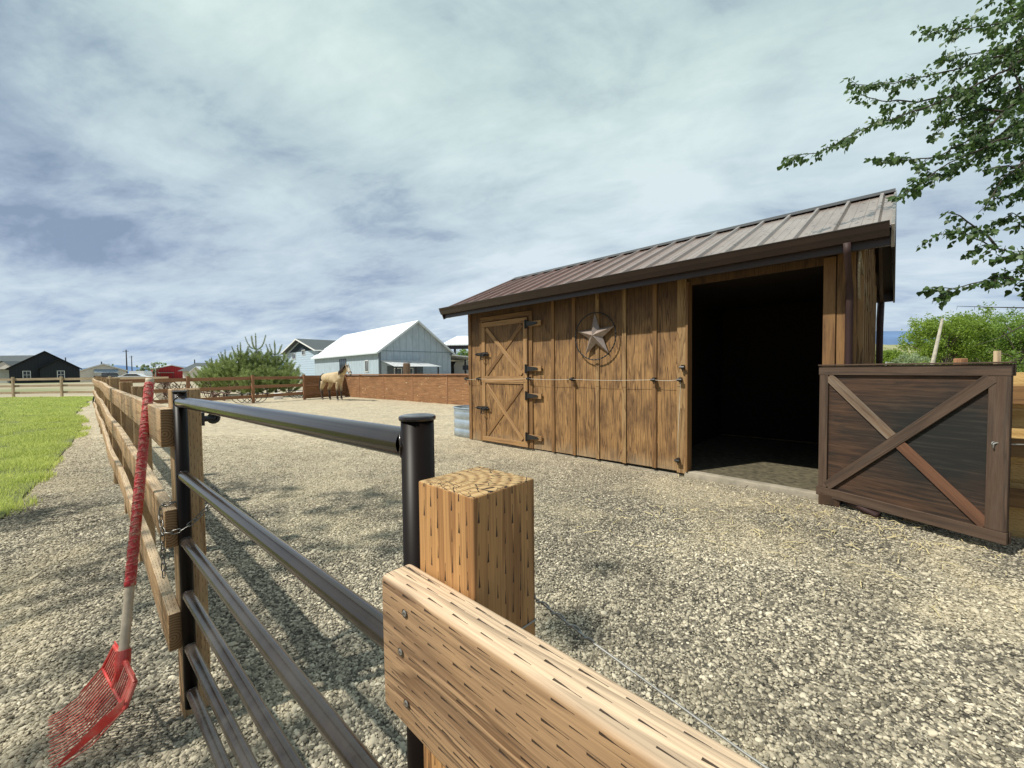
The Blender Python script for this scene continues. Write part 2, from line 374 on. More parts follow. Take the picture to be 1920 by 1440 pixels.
# lawn: edge runs from the near left away to the far fence
edge = [(-2.4,-2.5),(-4.05,2.0),(-4.75,3.65),(-6.3,5.3),(-8.5,7.6),(-11.3,10.4),(-15.0,13.6),(-19.4,18.0),(-24.9,23.6)]
def edge_x(y):
    for (x0,y0),(x1,y1) in zip(edge[:-1], edge[1:]):
        if y0 <= y <= y1: return x0+(x1-x0)*(y-y0)/(y1-y0)
    return edge[-1][0]
lawn_poly = edge + [(-60, 23.9), (-60, -2.5)]
o = sheet('lawn', lawn_poly, 0.036, m_soil); props(o, kind='structure')

# ---- grass blades (one mass nobody could count)
def blades(N, sampler, hmin, hmax, wid):
    P = sampler(N); n = len(P); hk = np.array([0.75+0.9*mnoise.noise(Vector((p[0]*1.6, p[1]*1.6, 5))) for p in P])
    ang = rng.uniform(0, 2*np.pi, n); h = rng.uniform(hmin, hmax, n)*np.clip(hk, 0.25, 1.6); lean = rng.uniform(0.1, 0.75, n)*h
    la = rng.uniform(0, 2*np.pi, n); w = wid*rng.uniform(0.7, 1.4, n)*(0.6+np.maximum(P[:,1], 2)/7.0)
    sx_, sy_ = np.cos(ang)*w/2, np.sin(ang)*w/2; lx, ly = np.cos(la)*lean, np.sin(la)*lean
    b0 = P + np.stack([-sx_, -sy_, 0*h], 1); b1 = P + np.stack([sx_, sy_, 0*h], 1)
    m0 = P + np.stack([-sx_*0.7+lx*0.35, -sy_*0.7+ly*0.35, h*0.6], 1); m1 = P + np.stack([sx_*0.7+lx*0.35, sy_*0.7+ly*0.35, h*0.6], 1)
    t = P + np.stack([lx, ly, h], 1)
    V = np.stack([b0, b1, m1, m0, t], 1).reshape(-1, 3); i = np.arange(n)*5
    F3 = np.concatenate([np.stack([i, i+1, i+2], 1), np.stack([i, i+2, i+3], 1), np.stack([i+3, i+2, i+4], 1)])
    return V, F3
def grass_sampler(N):
    y = 1.2 + (24.0-1.2)*rng.random(N)**1.15; off = rng.exponential(1.0, N)*(0.75+y*0.12)
    keep = off < 1.6+0.30*y; y = y[keep]; off = off[keep]
    ex = np.array([edge_x(v) for v in y])
    off = off - 0.25
    # ragged edge and thin patches
    nz = np.array([mnoise.noise(Vector((a*1.1, c*1.1, 0))) for a, c in zip(ex-off, y)])
    off2 = off + nz*0.55
    k = off2 > rng.random(len(y))*0.35-0.1; k &= (nz > -0.42) | (rng.random(len(y)) < 0.25)
    return np.stack([(ex-off)[k], y[k], np.full(k.sum(), 0.02)], 1)
m_grass = leafmat('grass_blade', (0.22, 0.34, 0.035), (0.66, 0.74, 0.18), 0.42, 1.3)
V, F3 = blades(210000, grass_sampler, 0.025, 0.115, 0.005)
o = mknp('grass', V, F3, m_grass)
props(o, 'bright green uneven lawn grass along the left gravel path', 'grass', kind='stuff')

# ---- gravel stones near the camera: geometry nodes on scattered points
def pebble_points():
    out = []
    n = 300000; y = 0.7+ (8.5-0.7)*rng.random(n); dens = np.clip(1.15 - (y-3.0)/6.5, 0.12, 1.0)
    half = 1.45*y+0.7; x = (rng.random(n)*2-1)*12.5
    keep = (np.abs(x) < half) & (rng.random(n) < dens)
    x, y = x[keep], y[keep]
    ex = np.array([edge_x(v) for v in y]); k = x > ex - 0.3; x, y = x[k], y[k]
    # outside the shed
    O = np.array([-0.83, 7.74]); U = np.array([.7197,-.6943]); Vv = np.array([.6943,.7197])
    rx, ry = x-O[0], y-O[1]; u = rx*U[0]+ry*U[1]; v = rx*Vv[0]+ry*Vv[1]
    k = ~((u > -0.02) & (u < 5.7) & (v > -0.03) & (v < 3.4)); return x[k], y[k]
px_, py_ = pebble_points()
# dense area boost close to the lens
n2 = 110000; yy = 0.7+2.9*rng.random(n2); xx = (rng.random(n2)*2-1)*(1.4*yy+0.5); px_ = np.concatenate([px_, xx]); py_ = np.concatenate([py_, yy])
n3 = 60000; yy = 1.0+2.5*rng.random(n3); xx = -(0.2+rng.random(n3)*1.25)*(1.35*yy); px_ = np.concatenate([px_, xx]); py_ = np.concatenate([py_, yy])
npb = len(px_); print('pebbles', npb)
sc = rng.lognormal(0, 0.34, npb)*0.0051
pz = np.array([gh(a, c) for a, c in zip(px_, py_)])+0.012 + rng.random(npb)*0.004
me = bpy.data.meshes.new('pebbles'); me.vertices.add(npb); me.vertices.foreach_set('co', np.stack([px_, py_, pz], 1).astype(np.float32).ravel())
a = me.attributes.new('sc', 'FLOAT_VECTOR', 'POINT'); a.data.foreach_set('vector', np.stack([sc*rng.uniform(1.0,1.6,npb), sc*rng.uniform(0.8,1.15,npb), sc*rng.uniform(0.45,0.8,npb)], 1).astype(np.float32).ravel())
a = me.attributes.new('ro', 'FLOAT_VECTOR', 'POINT'); a.data.foreach_set('vector', np.stack([rng.normal(0,0.3,npb), rng.normal(0,0.3,npb), rng.uniform(0,6.28,npb)], 1).astype(np.float32).ravel())
m_peb, nt, b = newmat('river_stone'); pos = geopos(nt)
oi = nd(nt, 'ObjectInfo'); rnd = oi.node.outputs['Random']
col = stone_colour(nt, pos, rnd); d, far = dust(nt, pos)
n_ = noise(nt, pos, 260, 3); col = mixc(nt, rmap(nt, n_, 0.4, 0.7, 0, 0.35), col, (0.5, 0.46, 0.36))
col = mixc(nt, mth(nt, 'MULTIPLY', d, 0.55), col, (0.58, 0.50, 0.34)); col = mixc(nt, mth(nt, 'MULTIPLY', far, 0.5), col, (0.58, 0.49, 0.33))
setin(nt, b, 'Base Color', col); setin(nt, b, 'Roughness', 0.75); b.inputs['Specular IOR Level'].default_value = 0.3
ob = bpy.data.objects.new('gravel', me); put(ob); me.materials.append(m_peb)
props(ob, 'loose grey and buff rounded gravel stones covering the yard', 'gravel', kind='stuff')
ng = bpy.data.node_groups.new('scatter_stones', 'GeometryNodeTree')
ng.interface.new_socket('Geometry', in_out='INPUT', socket_type='NodeSocketGeometry'); ng.interface.new_socket('Geometry', in_out='OUTPUT', socket_type='NodeSocketGeometry')
gi = ng.nodes.new('NodeGroupInput'); go = ng.nodes.new('NodeGroupOutput')
ico = ng.nodes.new('GeometryNodeMeshIcoSphere'); ico.inputs['Subdivisions'].default_value = 2; ico.inputs['Radius'].default_value = 1.0
sp = ng.nodes.new('GeometryNodeSetPosition'); nz = ng.nodes.new('ShaderNodeTexNoise'); nz.inputs['Scale'].default_value = 0.9
vm = ng.nodes.new('ShaderNodeVectorMath'); vm.operation = 'SUBTRACT'; vm.inputs[1].default_value = (0.5,0.5,0.5)
vs = ng.nodes.new('ShaderNodeVectorMath'); vs.operation = 'SCALE'; vs.inputs['Scale'].default_value = 0.8
ng.links.new(nz.outputs[1], vm.inputs[0]); ng.links.new(vm.outputs[0], vs.inputs[0])
ng.links.new(ico.outputs[0], sp.inputs['Geometry']); ng.links.new(vs.outputs[0], sp.inputs['Offset'])
ss = ng.nodes.new('GeometryNodeSetShadeSmooth'); ng.links.new(sp.outputs[0], ss.inputs[0])
sm = ng.nodes.new('GeometryNodeSetMaterial'); sm.inputs['Material'].default_value = m_peb; ng.links.new(ss.outputs[0], sm.inputs[0])
ip = ng.nodes.new('GeometryNodeInstanceOnPoints'); ng.links.new(gi.outputs[0], ip.inputs['Points']); ng.links.new(sm.outputs[0], ip.inputs['Instance'])
for nm, sock in (('sc', 'Scale'), ('ro', 'Rotation')):
    na = ng.nodes.new('GeometryNodeInputNamedAttribute'); na.data_type = 'FLOAT_VECTOR'; na.inputs['Name'].default_value = nm
    ng.links.new(na.outputs[0], ip.inputs[sock])
ng.links.new(ip.outputs[0], go.inputs[0])
md = ob.modifiers.new('scatter', 'NODES'); md.node_group = ng

# ---- straw and chaff on the gravel
def straw(name, N, cx, cy, sxx, syy, label, lmin=0.03, lmax=0.14, w=0.0016):
    V = []; Fc = []
    for i in range(N):
        x = random.gauss(cx, sxx); y = random.gauss(cy, syy); a = random.uniform(0, 6.28); l = random.uniform(lmin, lmax); k = random.uniform(-1, 1)*3
        z = gh(x, y)+0.024+random.random()*0.008; n = len(V); ww = w*random.uniform(0.7, 1.5)*(0.5+y/4)
        for j in range(5):
            t = j/4; aa = a+k*t*l*3
            px2 = x+math.cos(a+k*t*l)*l*t; py2 = y+math.sin(a+k*t*l)*l*t; zz = z+0.02*math.sin(3.1*t)*random.random()
            V += [(px2-math.sin(aa)*ww, py2+math.cos(aa)*ww, zz), (px2+math.sin(aa)*ww, py2-math.cos(aa)*ww, zz+ww)]
        for j in range(4): Fc.append((n+2*j, n+2*j+1, n+2*j+3, n+2*j+2))
    o = mk(name, V, Fc, m_straw); props(o, label, 'straw', kind='stuff'); return o
m_straw = plain('straw', (0.48, 0.40, 0.21), 0.8, var=0.35, scale=9)
straw('straw', 650, 2.9, 3.3, 0.9, 0.5, 'thin scattered hay stems on the gravel before the dark doorway')

# ================================================================== hills
def ridge(name, pts, y, base, mat, thick, seed, amp, label=None):
    V = []; n = 160; Fc = []
    xs = np.linspace(pts[0][0], pts[-1][0], n)
    hs = np.interp(xs, [p[0] for p in pts], [p[1] for p in pts])
    for i, (x, h) in enumerate(zip(xs, hs)):
        k = mnoise.fractal(Vector((i*0.055, seed, 0)), 1.0, 2.0, 5)
        hh = max(base, h*(1+amp*k)); V += [(x, y, -20), (x, y+thick*0.3, hh*0.72), (x, y+thick, hh), (x, y+thick*2.5, -20)]
    for i in range(n-1):
        for j in range(3): Fc.append((i*4+j, (i+1)*4+j, (i+1)*4+j+1, i*4+j+1))
    o = mk(name, V, Fc, mat, smooth=True); props(o, kind='structure'); return o
m_bluehill = plain('distant_blue_hill', (0.135, 0.215, 0.36), 1.0, var=0.12, scale=0.004, spec=0)
m_greenhill = plain('dry_grass_hill', (0.30, 0.30, 0.17), 1.0, var=0.2, scale=0.01, dirt=(0.18,0.22,0.10), spec=0)
def hx(px, Y): return (px-960)/F*Y
def hz(py, px, Y): return CAMH + (705-0.0104*px-py)/F*Y
Yf = 6000
ridge('distant_hill', [(hx(-400,Yf), 100), (hx(60,Yf), 105), (hx(150,Yf), 175), (hx(200,Yf), 120), (hx(262,Yf), 150), (hx(330,Yf), 95), (hx(420,Yf), 120), (hx(545,Yf), 190), (hx(600,Yf), 130), (hx(860,Yf), 300), (hx(1000,Yf), 330), (hx(1400,Yf), 480), (hx(1700,Yf), 600), (hx(2100,Yf), 560), (hx(2700,Yf), 700)], Yf, 60, m_bluehill, 600, 3.3, 0.10)
Yg = 1500
ridge('grassy_hill', [(hx(1250,Yg), 5), (hx(1500,Yg), 70), (hx(1660,Yg), 108), (hx(1760,Yg), 100), (hx(1950,Yg), 80), (hx(2500,Yg), 60)], Yg, 2, m_greenhill, 200, 8.1, 0.06)
# ================================================================== materials for wood and metal
m_ply = wood('stained_plywood', (0.47, 0.262, 0.098), (0.060, 0.026, 0.009), 0.74, contour=13, cscale=(0.42, 9.0), stain=(0.085, 0.040, 0.016), stain_amt=0.85, bumpd=0.0018, cracks=0.7)
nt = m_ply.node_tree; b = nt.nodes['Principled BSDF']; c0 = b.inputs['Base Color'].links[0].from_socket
zz = nd(nt, 'SeparateXYZ', {'Vector': nd(nt, 'NewGeometry')}, 2)      # eave shadow painted into the stain: boards darken toward the top
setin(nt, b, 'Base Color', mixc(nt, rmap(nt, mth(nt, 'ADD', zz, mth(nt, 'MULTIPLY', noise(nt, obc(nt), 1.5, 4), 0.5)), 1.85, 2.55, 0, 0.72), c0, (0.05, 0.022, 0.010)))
setin(nt, b, 'Base Color', mixc(nt, rmap(nt, mth(nt, 'ADD', zz, mth(nt, 'MULTIPLY', noise(nt, obc(nt), 4, 5), 0.35)), 0.42, 0.14, 0, 0.5), b.inputs['Base Color'].links[0].from_socket, (0.36, 0.30, 0.20)))   # splashed dust along the foot
m_batt = wood('stained_batten', (0.31, 0.165, 0.058), (0.10, 0.045, 0.014), 0.7, contour=3, cscale=(1.2, 16), stain=(0.20, 0.10, 0.04), stain_amt=0.5)
m_batt_w = wood('weathered_batten', (0.44, 0.28, 0.125), (0.14, 0.07, 0.026), 0.8, contour=4, cscale=(1.2, 14), stain=(0.30, 0.16, 0.06), stain_amt=0.6)
m_trim = wood('door_trim_wood', (0.46, 0.26, 0.10), (0.18, 0.085, 0.028), 0.7, contour=3, cscale=(1.2, 22), grey=0.25)
m_dark = wood('dark_stained_wood', (0.085, 0.045, 0.022), (0.025, 0.013, 0.007), 0.6, contour=3)
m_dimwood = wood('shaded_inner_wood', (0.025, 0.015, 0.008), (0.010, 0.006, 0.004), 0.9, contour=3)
m_brownmetal = plain('dark_brown_metal', (0.028, 0.014, 0.010), 0.36, var=0.2, scale=3, spec=0.6)
m_conc = plain('foundation_concrete', (0.34, 0.30, 0.23), 0.9, var=0.25, scale=9, bumpd=0.002, dirt=(0.25,0.22,0.16))
m_iron = plain('black_iron', (0.016, 0.015, 0.014), 0.45, var=0.4, scale=12)
m_steelwire = plain('galvanised_wire', (0.34, 0.34, 0.32), 0.55, 0.4, var=0.2, scale=20)
m_rope = plain('weathered_rope', (0.30, 0.25, 0.17), 0.9, var=0.2, scale=60)
m_ins = plain('black_plastic', (0.012, 0.012, 0.013), 0.35, var=0.2)
m_dirt = plain('stable_floor_dirt', (0.10, 0.085, 0.05), 1.0, var=0.6, scale=14, bumpd=0.01)
# roof sheet: brown paint, chalky and speckled with debris toward the tree
m_roof, nt, b = newmat('brown_roof_sheet'); o_ = obc(nt); sx = nd(nt, 'SeparateXYZ', {'Vector': o_})
n1 = noise(nt, mapping(nt, o_, (2.5, 0.7, 0.7)), 2.0, 6, 0.65)
near = rmap(nt, mth(nt, 'ADD', sx, mth(nt, 'MULTIPLY', n1, 2.0)), 2.6, 5.6)
col = mixc(nt, rmap(nt, n1, 0.3, 0.7), (0.14, 0.07, 0.052), (0.22, 0.125, 0.10))
col = mixc(nt, mth(nt, 'MULTIPLY', near, 0.75), col, mixc(nt, rmap(nt, n1, 0.35, 0.65), (0.36, 0.32, 0.28), (0.21, 0.175, 0.15)))
vo = nd(nt, 'TexVoronoi', {'Vector': mapping(nt, o_, (1, 0.8, 0.8)), 'Scale': 13.0, 'Randomness': 1.0}, 0); rc = nd(nt, 'SeparateColor', {0: vo.node.outputs[1]})
sp = mth(nt, 'MULTIPLY', mth(nt, 'LESS_THAN', vo, mth(nt, 'MULTIPLY', rc, 0.26)), mth(nt, 'GREATER_THAN', mth(nt, 'ADD', rc, mth(nt, 'MULTIPLY', near, 0.6)), 0.85))
col = mixc(nt, mth(nt, 'MULTIPLY', sp, 0.85), col, (0.022, 0.016, 0.012))
setin(nt, b, 'Base Color', col); setin(nt, b, 'Roughness', 0.32); b.inputs['Specular IOR Level'].default_value = 0.65

# ================================================================== the shed
SO = Vector((-0.83, 7.74, 0)); rz = math.atan2(-0.6943, 0.7197)
shed = thing('horse_shed', 'brown board and batten horse shed with ribbed metal roof and dark open stall', 'shed', SO, rz)
SM = WM[shed.name]
def WU(u, v, z): return SM @ Vector((u, v, z))
LU = 5.70; DV = 3.30; OU0, OU1 = 4.135, 5.47
def rfz(v): return 2.52+(v+0.38)*0.4483 if v <= 1.65 else 3.43-(v-1.65)*0.4483
def panel(name, u0, u1, z0, z1, v0, v1, mats, parent=shed, zr=None):
    """upright panel with vertical grain: X of the board runs up"""
    return board(name, ((u0+u1)/2, (v0+v1)/2, z0), ((u0+u1)/2, (v0+v1)/2, z1), abs(u1-u0), abs(v1-v0), mats, parent, world=False, up=(1,0,0), bev=0.001)
zt = 2.60
# siding: sheets between battens on the front, wall bottom climbs a little to the right
bu = [0.0, 0.30, 1.62, 2.03, 2.44, 2.82, 3.22, 3.62, OU0]
wall = Geo(); 
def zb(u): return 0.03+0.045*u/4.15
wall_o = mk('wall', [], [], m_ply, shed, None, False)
V = []; Fc = []; uvs = []
def quadwall(u0, u1, z0a, z0b, z1, v0, v1, shift):
    n = len(V)
    for v in (v0, v1): V.extend([(u0, v, z0a), (u1, v, z0b), (u1, v, z1), (u0, v, z1)])
    fs = [(0,1,2,3), (5,4,7,6), (0,4,5,1), (1,5,6,2), (2,6,7,3), (3,7,4,0)]
    for f in fs:
        Fc.append(tuple(i+n for i in f)); uvs.extend([(V[i+n][2]+shift*3.3, V[i+n][0]+V[i+n][1]+shift*1.7) for i in f])
segs = [0.0, 1.22, 2.46, 3.72, OU0]
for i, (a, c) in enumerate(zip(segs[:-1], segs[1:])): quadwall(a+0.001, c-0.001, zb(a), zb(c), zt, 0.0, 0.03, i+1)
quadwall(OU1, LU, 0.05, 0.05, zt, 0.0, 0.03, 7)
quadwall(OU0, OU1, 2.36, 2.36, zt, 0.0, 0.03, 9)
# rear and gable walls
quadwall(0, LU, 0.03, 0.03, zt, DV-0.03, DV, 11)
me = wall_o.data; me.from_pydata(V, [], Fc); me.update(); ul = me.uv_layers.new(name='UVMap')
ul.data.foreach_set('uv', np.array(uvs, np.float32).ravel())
for nm, u0, u1 in (('side_wall', 0.0, 0.03), ('side_wall', LU-0.03, LU)):
    prof = [(0.031, 0.05), (DV-0.031, 0.05), (DV-0.031, rfz(DV)-0.10), (1.65, 3.43-0.12), (0.031, rfz(0)-0.10)]
    V2 = [(u0, v, z) for v, z in prof]+[(u1, v, z) for v, z in prof]; n = 5
    F2 = [tuple(range(n)), tuple(range(2*n-1, n-1, -1))]+[(i, i+n, (i+1)%n+n, (i+1)%n) for i in range(n)]
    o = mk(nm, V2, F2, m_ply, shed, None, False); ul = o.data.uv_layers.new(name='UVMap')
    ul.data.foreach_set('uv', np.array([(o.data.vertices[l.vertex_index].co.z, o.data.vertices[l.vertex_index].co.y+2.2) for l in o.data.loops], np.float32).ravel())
# inner lining: stall boards coloured near black, shade put into the colour
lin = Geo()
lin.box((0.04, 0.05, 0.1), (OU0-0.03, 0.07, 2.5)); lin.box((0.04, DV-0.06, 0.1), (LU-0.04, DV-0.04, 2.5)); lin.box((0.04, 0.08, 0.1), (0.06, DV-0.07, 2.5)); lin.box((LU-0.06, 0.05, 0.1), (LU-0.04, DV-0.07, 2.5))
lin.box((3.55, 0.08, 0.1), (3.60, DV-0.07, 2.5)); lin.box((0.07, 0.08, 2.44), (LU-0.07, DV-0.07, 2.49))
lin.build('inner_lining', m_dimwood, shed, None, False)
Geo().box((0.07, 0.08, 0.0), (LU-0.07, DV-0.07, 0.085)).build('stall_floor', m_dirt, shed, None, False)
# battens
for i, u in enumerate([0.03, 0.275, 2.06, 2.46, 2.87, 3.29, 3.72]):
    w = 0.075 if i in (0,) else 0.055
    if i == 1: continue
    mt = m_batt_w if i in (4, 5) else m_batt
    panel('batten', u-w/2+0.01, u+w/2+0.01, zb(u)-0.005, zt-0.01, -0.019, -0.0005, [mt], zr=None)
for u0, u1 in ((OU0-0.11, OU0-0.005),): panel('corner_board', u0, u1, 0.06, zt-0.02, -0.030, -0.0005, [m_batt_w])
# door jambs and posts of the opening
panel('door_jamb', OU0-0.004, OU0+0.022, 0.09, 2.40, -0.045, 0.10, [m_batt])
panel('door_jamb', OU1-0.02, OU1+0.075, 0.09, 2.42, -0.035, 0.12, [m_batt])
panel('corner_board', OU1+0.085, LU-0.012, 0.07, 2.45, -0.030, -0.0005, [m_batt])
# right gable: battens seen edge-on
for k, v in enumerate([0.10, 0.46, 0.87, 1.28, 1.69, 2.10, 2.51, 2.92, 3.24]):
    board('batten', (LU+0.024, v, 0.07), (LU+0.024, v, min(rfz(v)-0.14, 3.2)), 0.06, 0.046, [m_batt_w], shed, False, up=(0,1,0), bev=0.001)
# foundation and sill
Geo().box((0.0, 0.012, -0.05), (OU0-0.02, 0.16, 0.028)).build('foundation', m_conc, shed, None, False)
board('door_sill', (OU0-0.02, 0.03, 0.035), (OU1+0.05, 0.03, 0.025), 0.11, 0.12, [m_conc], shed, False, bev=0.008, seg=2)
# small door with two cross-braced halves
D0, D1 = 0.42, 1.55; DB, DM, DT = 0.055, 1.19, 2.24
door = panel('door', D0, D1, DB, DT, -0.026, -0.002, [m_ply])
def dpt(u, z, v=-0.037): return (u, v, z)
DW = 0.085
def childboard(name, par, a, c, w, t, mats, up=(0,0,1), bev=0.002, label=None):
    a = SM @ Vector(a); c = SM @ Vector(c); upw = SM.to_3x3() @ Vector(up)
    return board(name, a, c, w, t, mats, par, True, up=upw, bev=bev, label=label)
for z in (DB+DW/2, DT-DW/2): childboard('frame_board', door, (D0, -0.036, z), (D1, -0.036, z), DW, 0.020, [m_trim])
childboard('frame_board', door, (D0+DW, -0.036, DM), (D1-DW, -0.036, DM), 0.13, 0.020, [m_trim])
for u in (D0+DW/2, D1-DW/2): childboard('frame_board', door, (u, -0.0355, DB+DW+0.002), (u, -0.0355, DT-DW-0.002), DW, 0.019, [m_trim], up=(1,0,0))
for z0, z1 in ((DB+DW, DM-0.065), (DM+0.065, DT-DW)):
    childboard('brace', door, (D0+DW+0.04, -0.0335, z1-0.03), (D1-DW-0.04, -0.0335, z0+0.03), 0.075, 0.022, [m_trim], up=(0,0,1))
    childboard('brace', door, (D0+DW+0.04, -0.0315, z0+0.03), (D1-DW-0.04, -0.0315, z1-0.03), 0.070, 0.014, [m_batt], up=(0,0,1))
# dark seam line between the halves and casing round the door
childboard('casing', shed, (D0-0.055, -0.012, 2.30), (D1+0.09, -0.012, 2.30), 0.085, 0.022, [m_batt])
for u in (D0-0.045, D1+0.055): childboard('casing', shed, (u, -0.0115, zb(u)), (u, -0.0115, 2.255), 0.075, 0.021, [m_batt], up=(1,0,0))
# strap hinges on small wooden blocks
for z in (0.24, 0.93, 1.38, 2.12):
    blk = childboard('hinge_block', shed, (D1+0.02, -0.036, z), (D1+0.30, -0.036, z), 0.085, 0.022, [m_trim])
    g = Geo(); g.box((-0.02, -0.012, -0.07), (0.03, 0.0, 0.07)); g.add(*prism([(0.03,-0.045),(0.24,-0.018),(0.26,0),(0.24,0.018),(0.03,0.045)], -0.010, 0.0))
    g.tube([(0.005, -0.016, -0.075), (0.005, -0.016, 0.075)], 0.010, 8)
    M = SM @ Matrix.Translation((D1-0.02, -0.052, z)); g.build('hinge', m_iron, blk, M, True)
# latches on the left
for z in (0.66, 1.66):
    g = Geo(); g.box((-0.10, -0.012, -0.028), (0.02, 0.0, 0.028)); g.box((0.04, -0.012, -0.035), (0.20, 0.0, 0.035))
    g.tube([(-0.12, -0.03, 0.0), (0.24, -0.03, 0.0)], 0.012, 8); g.tube([(0.16, -0.03, 0), (0.16, -0.075, -0.01), (0.16, -0.08, -0.04)], 0.008, 6)
    for x in (-0.07, 0.06, 0.18): g.ring((x, -0.028, 0), 0.018, 0.007, 'X', 12, 6)
    g.ring((0.09, -0.045, -0.06), 0.045, 0.008, 'Y', 20, 6, sx=0.7)
    g.build('latch', m_iron, shed, Matrix.Translation((D0-0.03, -0.048, z)), False)
# ---- roof
def roofside(name, sgn):
    """ribbed sheet from eave to ridge"""
    prof = []; u = -0.30; end = 5.93
    while u < end-1e-6:
        base = u
        for du, dh in ((0.0, 0.0), (0.014, 0.032), (0.040, 0.032), (0.056, 0.0), (0.125, 0.0), (0.130, 0.004), (0.140, 0.004), (0.145, 0.0), (0.210, 0.0), (0.215, 0.004), (0.225, 0.004), (0.230, 0.0)):
            if base+du <= end: prof.append((base+du, dh))
        u += 0.305
    prof.append((end, 0.0)); n = len(prof); L = math.hypot(2.03+0.04, 0.91+0.018); ca = 2.03/math.hypot(2.03,0.91); sa = 0.91/math.hypot(2.03,0.91)
    V = []; Fc = []
    for j, s in enumerate((-0.045, 0.5, 1.1, 1.65, 2.225)):
        for (uu, h) in prof:
            v = -0.38+s*ca - h*sa*0; z = 2.52+s*sa+h*ca; v -= h*sa
            if sgn < 0: v = 3.30 - v
            V.append((uu, v, z))
    for j in range(4):
        for i in range(n-1):
            f = (j*n+i, j*n+i+1, (j+1)*n+i+1, (j+1)*n+i); Fc.append(f if sgn > 0 else f[::-1])
    o = mk(name, V, Fc, m_roof, shed, None, False)
    s = o.modifiers.new('t', 'SOLIDIFY'); s.thickness = 0.0015; s.offset = 1
    return o
roof = roofside('roof', 1); roofside('roof', -1)
# ridge cap (sub-part of the roof)
cap = Geo().add([(-0.31, 1.65-0.17, 3.43-0.045), (5.94, 1.65-0.17, 3.43-0.045), (-0.31, 1.65, 3.475), (5.94, 1.65, 3.475), (-0.31, 1.65+0.17, 3.385), (5.94, 1.65+0.17, 3.385)], [(0,1,3,2), (2,3,5,4)])
o = cap.build('ridge_cap', m_brownmetal, shed, None, False); s = o.modifiers.new('t', 'SOLIDIFY'); s.thickness = 0.004
# roof deck and soffit boards (underside)
dk = Geo()
for (v0, v1) in ((-0.36, 1.645), (3.66, 1.655)):
    z0 = rfz(v0)-0.012; z1 = rfz(v1)-0.012
    dk.add([(-0.28, v0, z0), (5.91, v0, z0), (5.91, v1, z1), (-0.28, v1, z1), (-0.28, v0, z0-0.03), (5.91, v0, z0-0.03), (5.91, v1, z1-0.03), (-0.28, v1, z1-0.03)], [(0,1,2,3), (7,6,5,4), (0,4,5,1), (1,5,6,2), (2,6,7,3), (3,7,4,0)])
dk.build('roof_deck', m_dark, shed, None, False)
for i in range(11):
    u = -0.20+i*0.60
    if u > 5.8: u = 5.80
    for v0, v1 in ((-0.33, 1.63), (3.63, 1.67)):
        childboard('rafter', shed, (u, v0, rfz(v0)-0.115), (u, v1, rfz(v1)-0.115), 0.12, 0.038, [m_dark])
childboard('fascia', shed, (-0.30, -0.345, 2.455), (5.93, -0.345, 2.455), 0.17, 0.025, [m_brownmetal])
childboard('fascia', shed, (-0.30, 3.645, 2.455), (5.93, 3.645, 2.455), 0.17, 0.025, [m_brownmetal])
m_rake = plain('rake_trim_metal', (0.30, 0.27, 0.24), 0.35, 0.4, var=0.3, scale=4)
for u in (-0.305, 5.94):
    for v0, v1, mt in ((-0.40, 1.66, m_rake if u > 0 else m_brownmetal), (3.70, 1.64, m_brownmetal)):
        childboard('rake_trim', shed, (u, v0, rfz(v0)-0.075), (u, v1, rfz(v1)-0.075), 0.19, 0.022, [mt])
# gutter: K profile along the front eave
pf = [(-0.360, 2.545), (-0.360, 2.435), (-0.425, 2.435), (-0.440, 2.465), (-0.455, 2.490), (-0.468, 2.530), (-0.478, 2.545), (-0.470, 2.552), (-0.460, 2.530), (-0.430, 2.475), (-0.418, 2.447), (-0.368, 2.447), (-0.368, 2.545)]
V = [(-0.31, v, z) for v, z in pf]+[(5.92, v, z) for v, z in pf]; n = len(pf)
Fc = [(i, i+1, i+1+n, i+n) for i in range(n-1)]+[(n-1, 0, n, 2*n-1)]
Fc += [(0,1,2,3,4,5,6)[::-1], tuple(i+n for i in (0,1,2,3,4,5,6))]
gut = mk('gutter', V, Fc, m_brownmetal, shed, None, False)
# downspouts
m_dsp = plain('maroon_downspout', (0.050, 0.027, 0.025), 0.6, var=0.2, scale=3, spec=0.3)
ds = Geo()
def dsp(v0, pts): pass
tube('downspout', [SM@Vector(p) for p in ((LU-0.05, -0.41, 2.44), (LU-0.05, -0.40, 2.36), (LU-0.05, -0.13, 2.14), (LU-0.05, -0.085, 2.04), (LU-0.05, -0.085, 0.20), (LU-0.02, -0.15, 0.09), (LU+0.18, -0.32, 0.05))], [0.036]*7, m_dsp, shed, 4)
tube('downspout', [SM@Vector(p) for p in ((LU+0.09, DV+0.40, 2.44), (LU+0.09, DV+0.38, 2.34), (LU+0.09, DV+0.09, 2.08), (LU+0.09, DV+0.05, 1.98), (LU+0.09, DV+0.05, 0.20))], [0.045]*5, m_dsp, shed, 6)
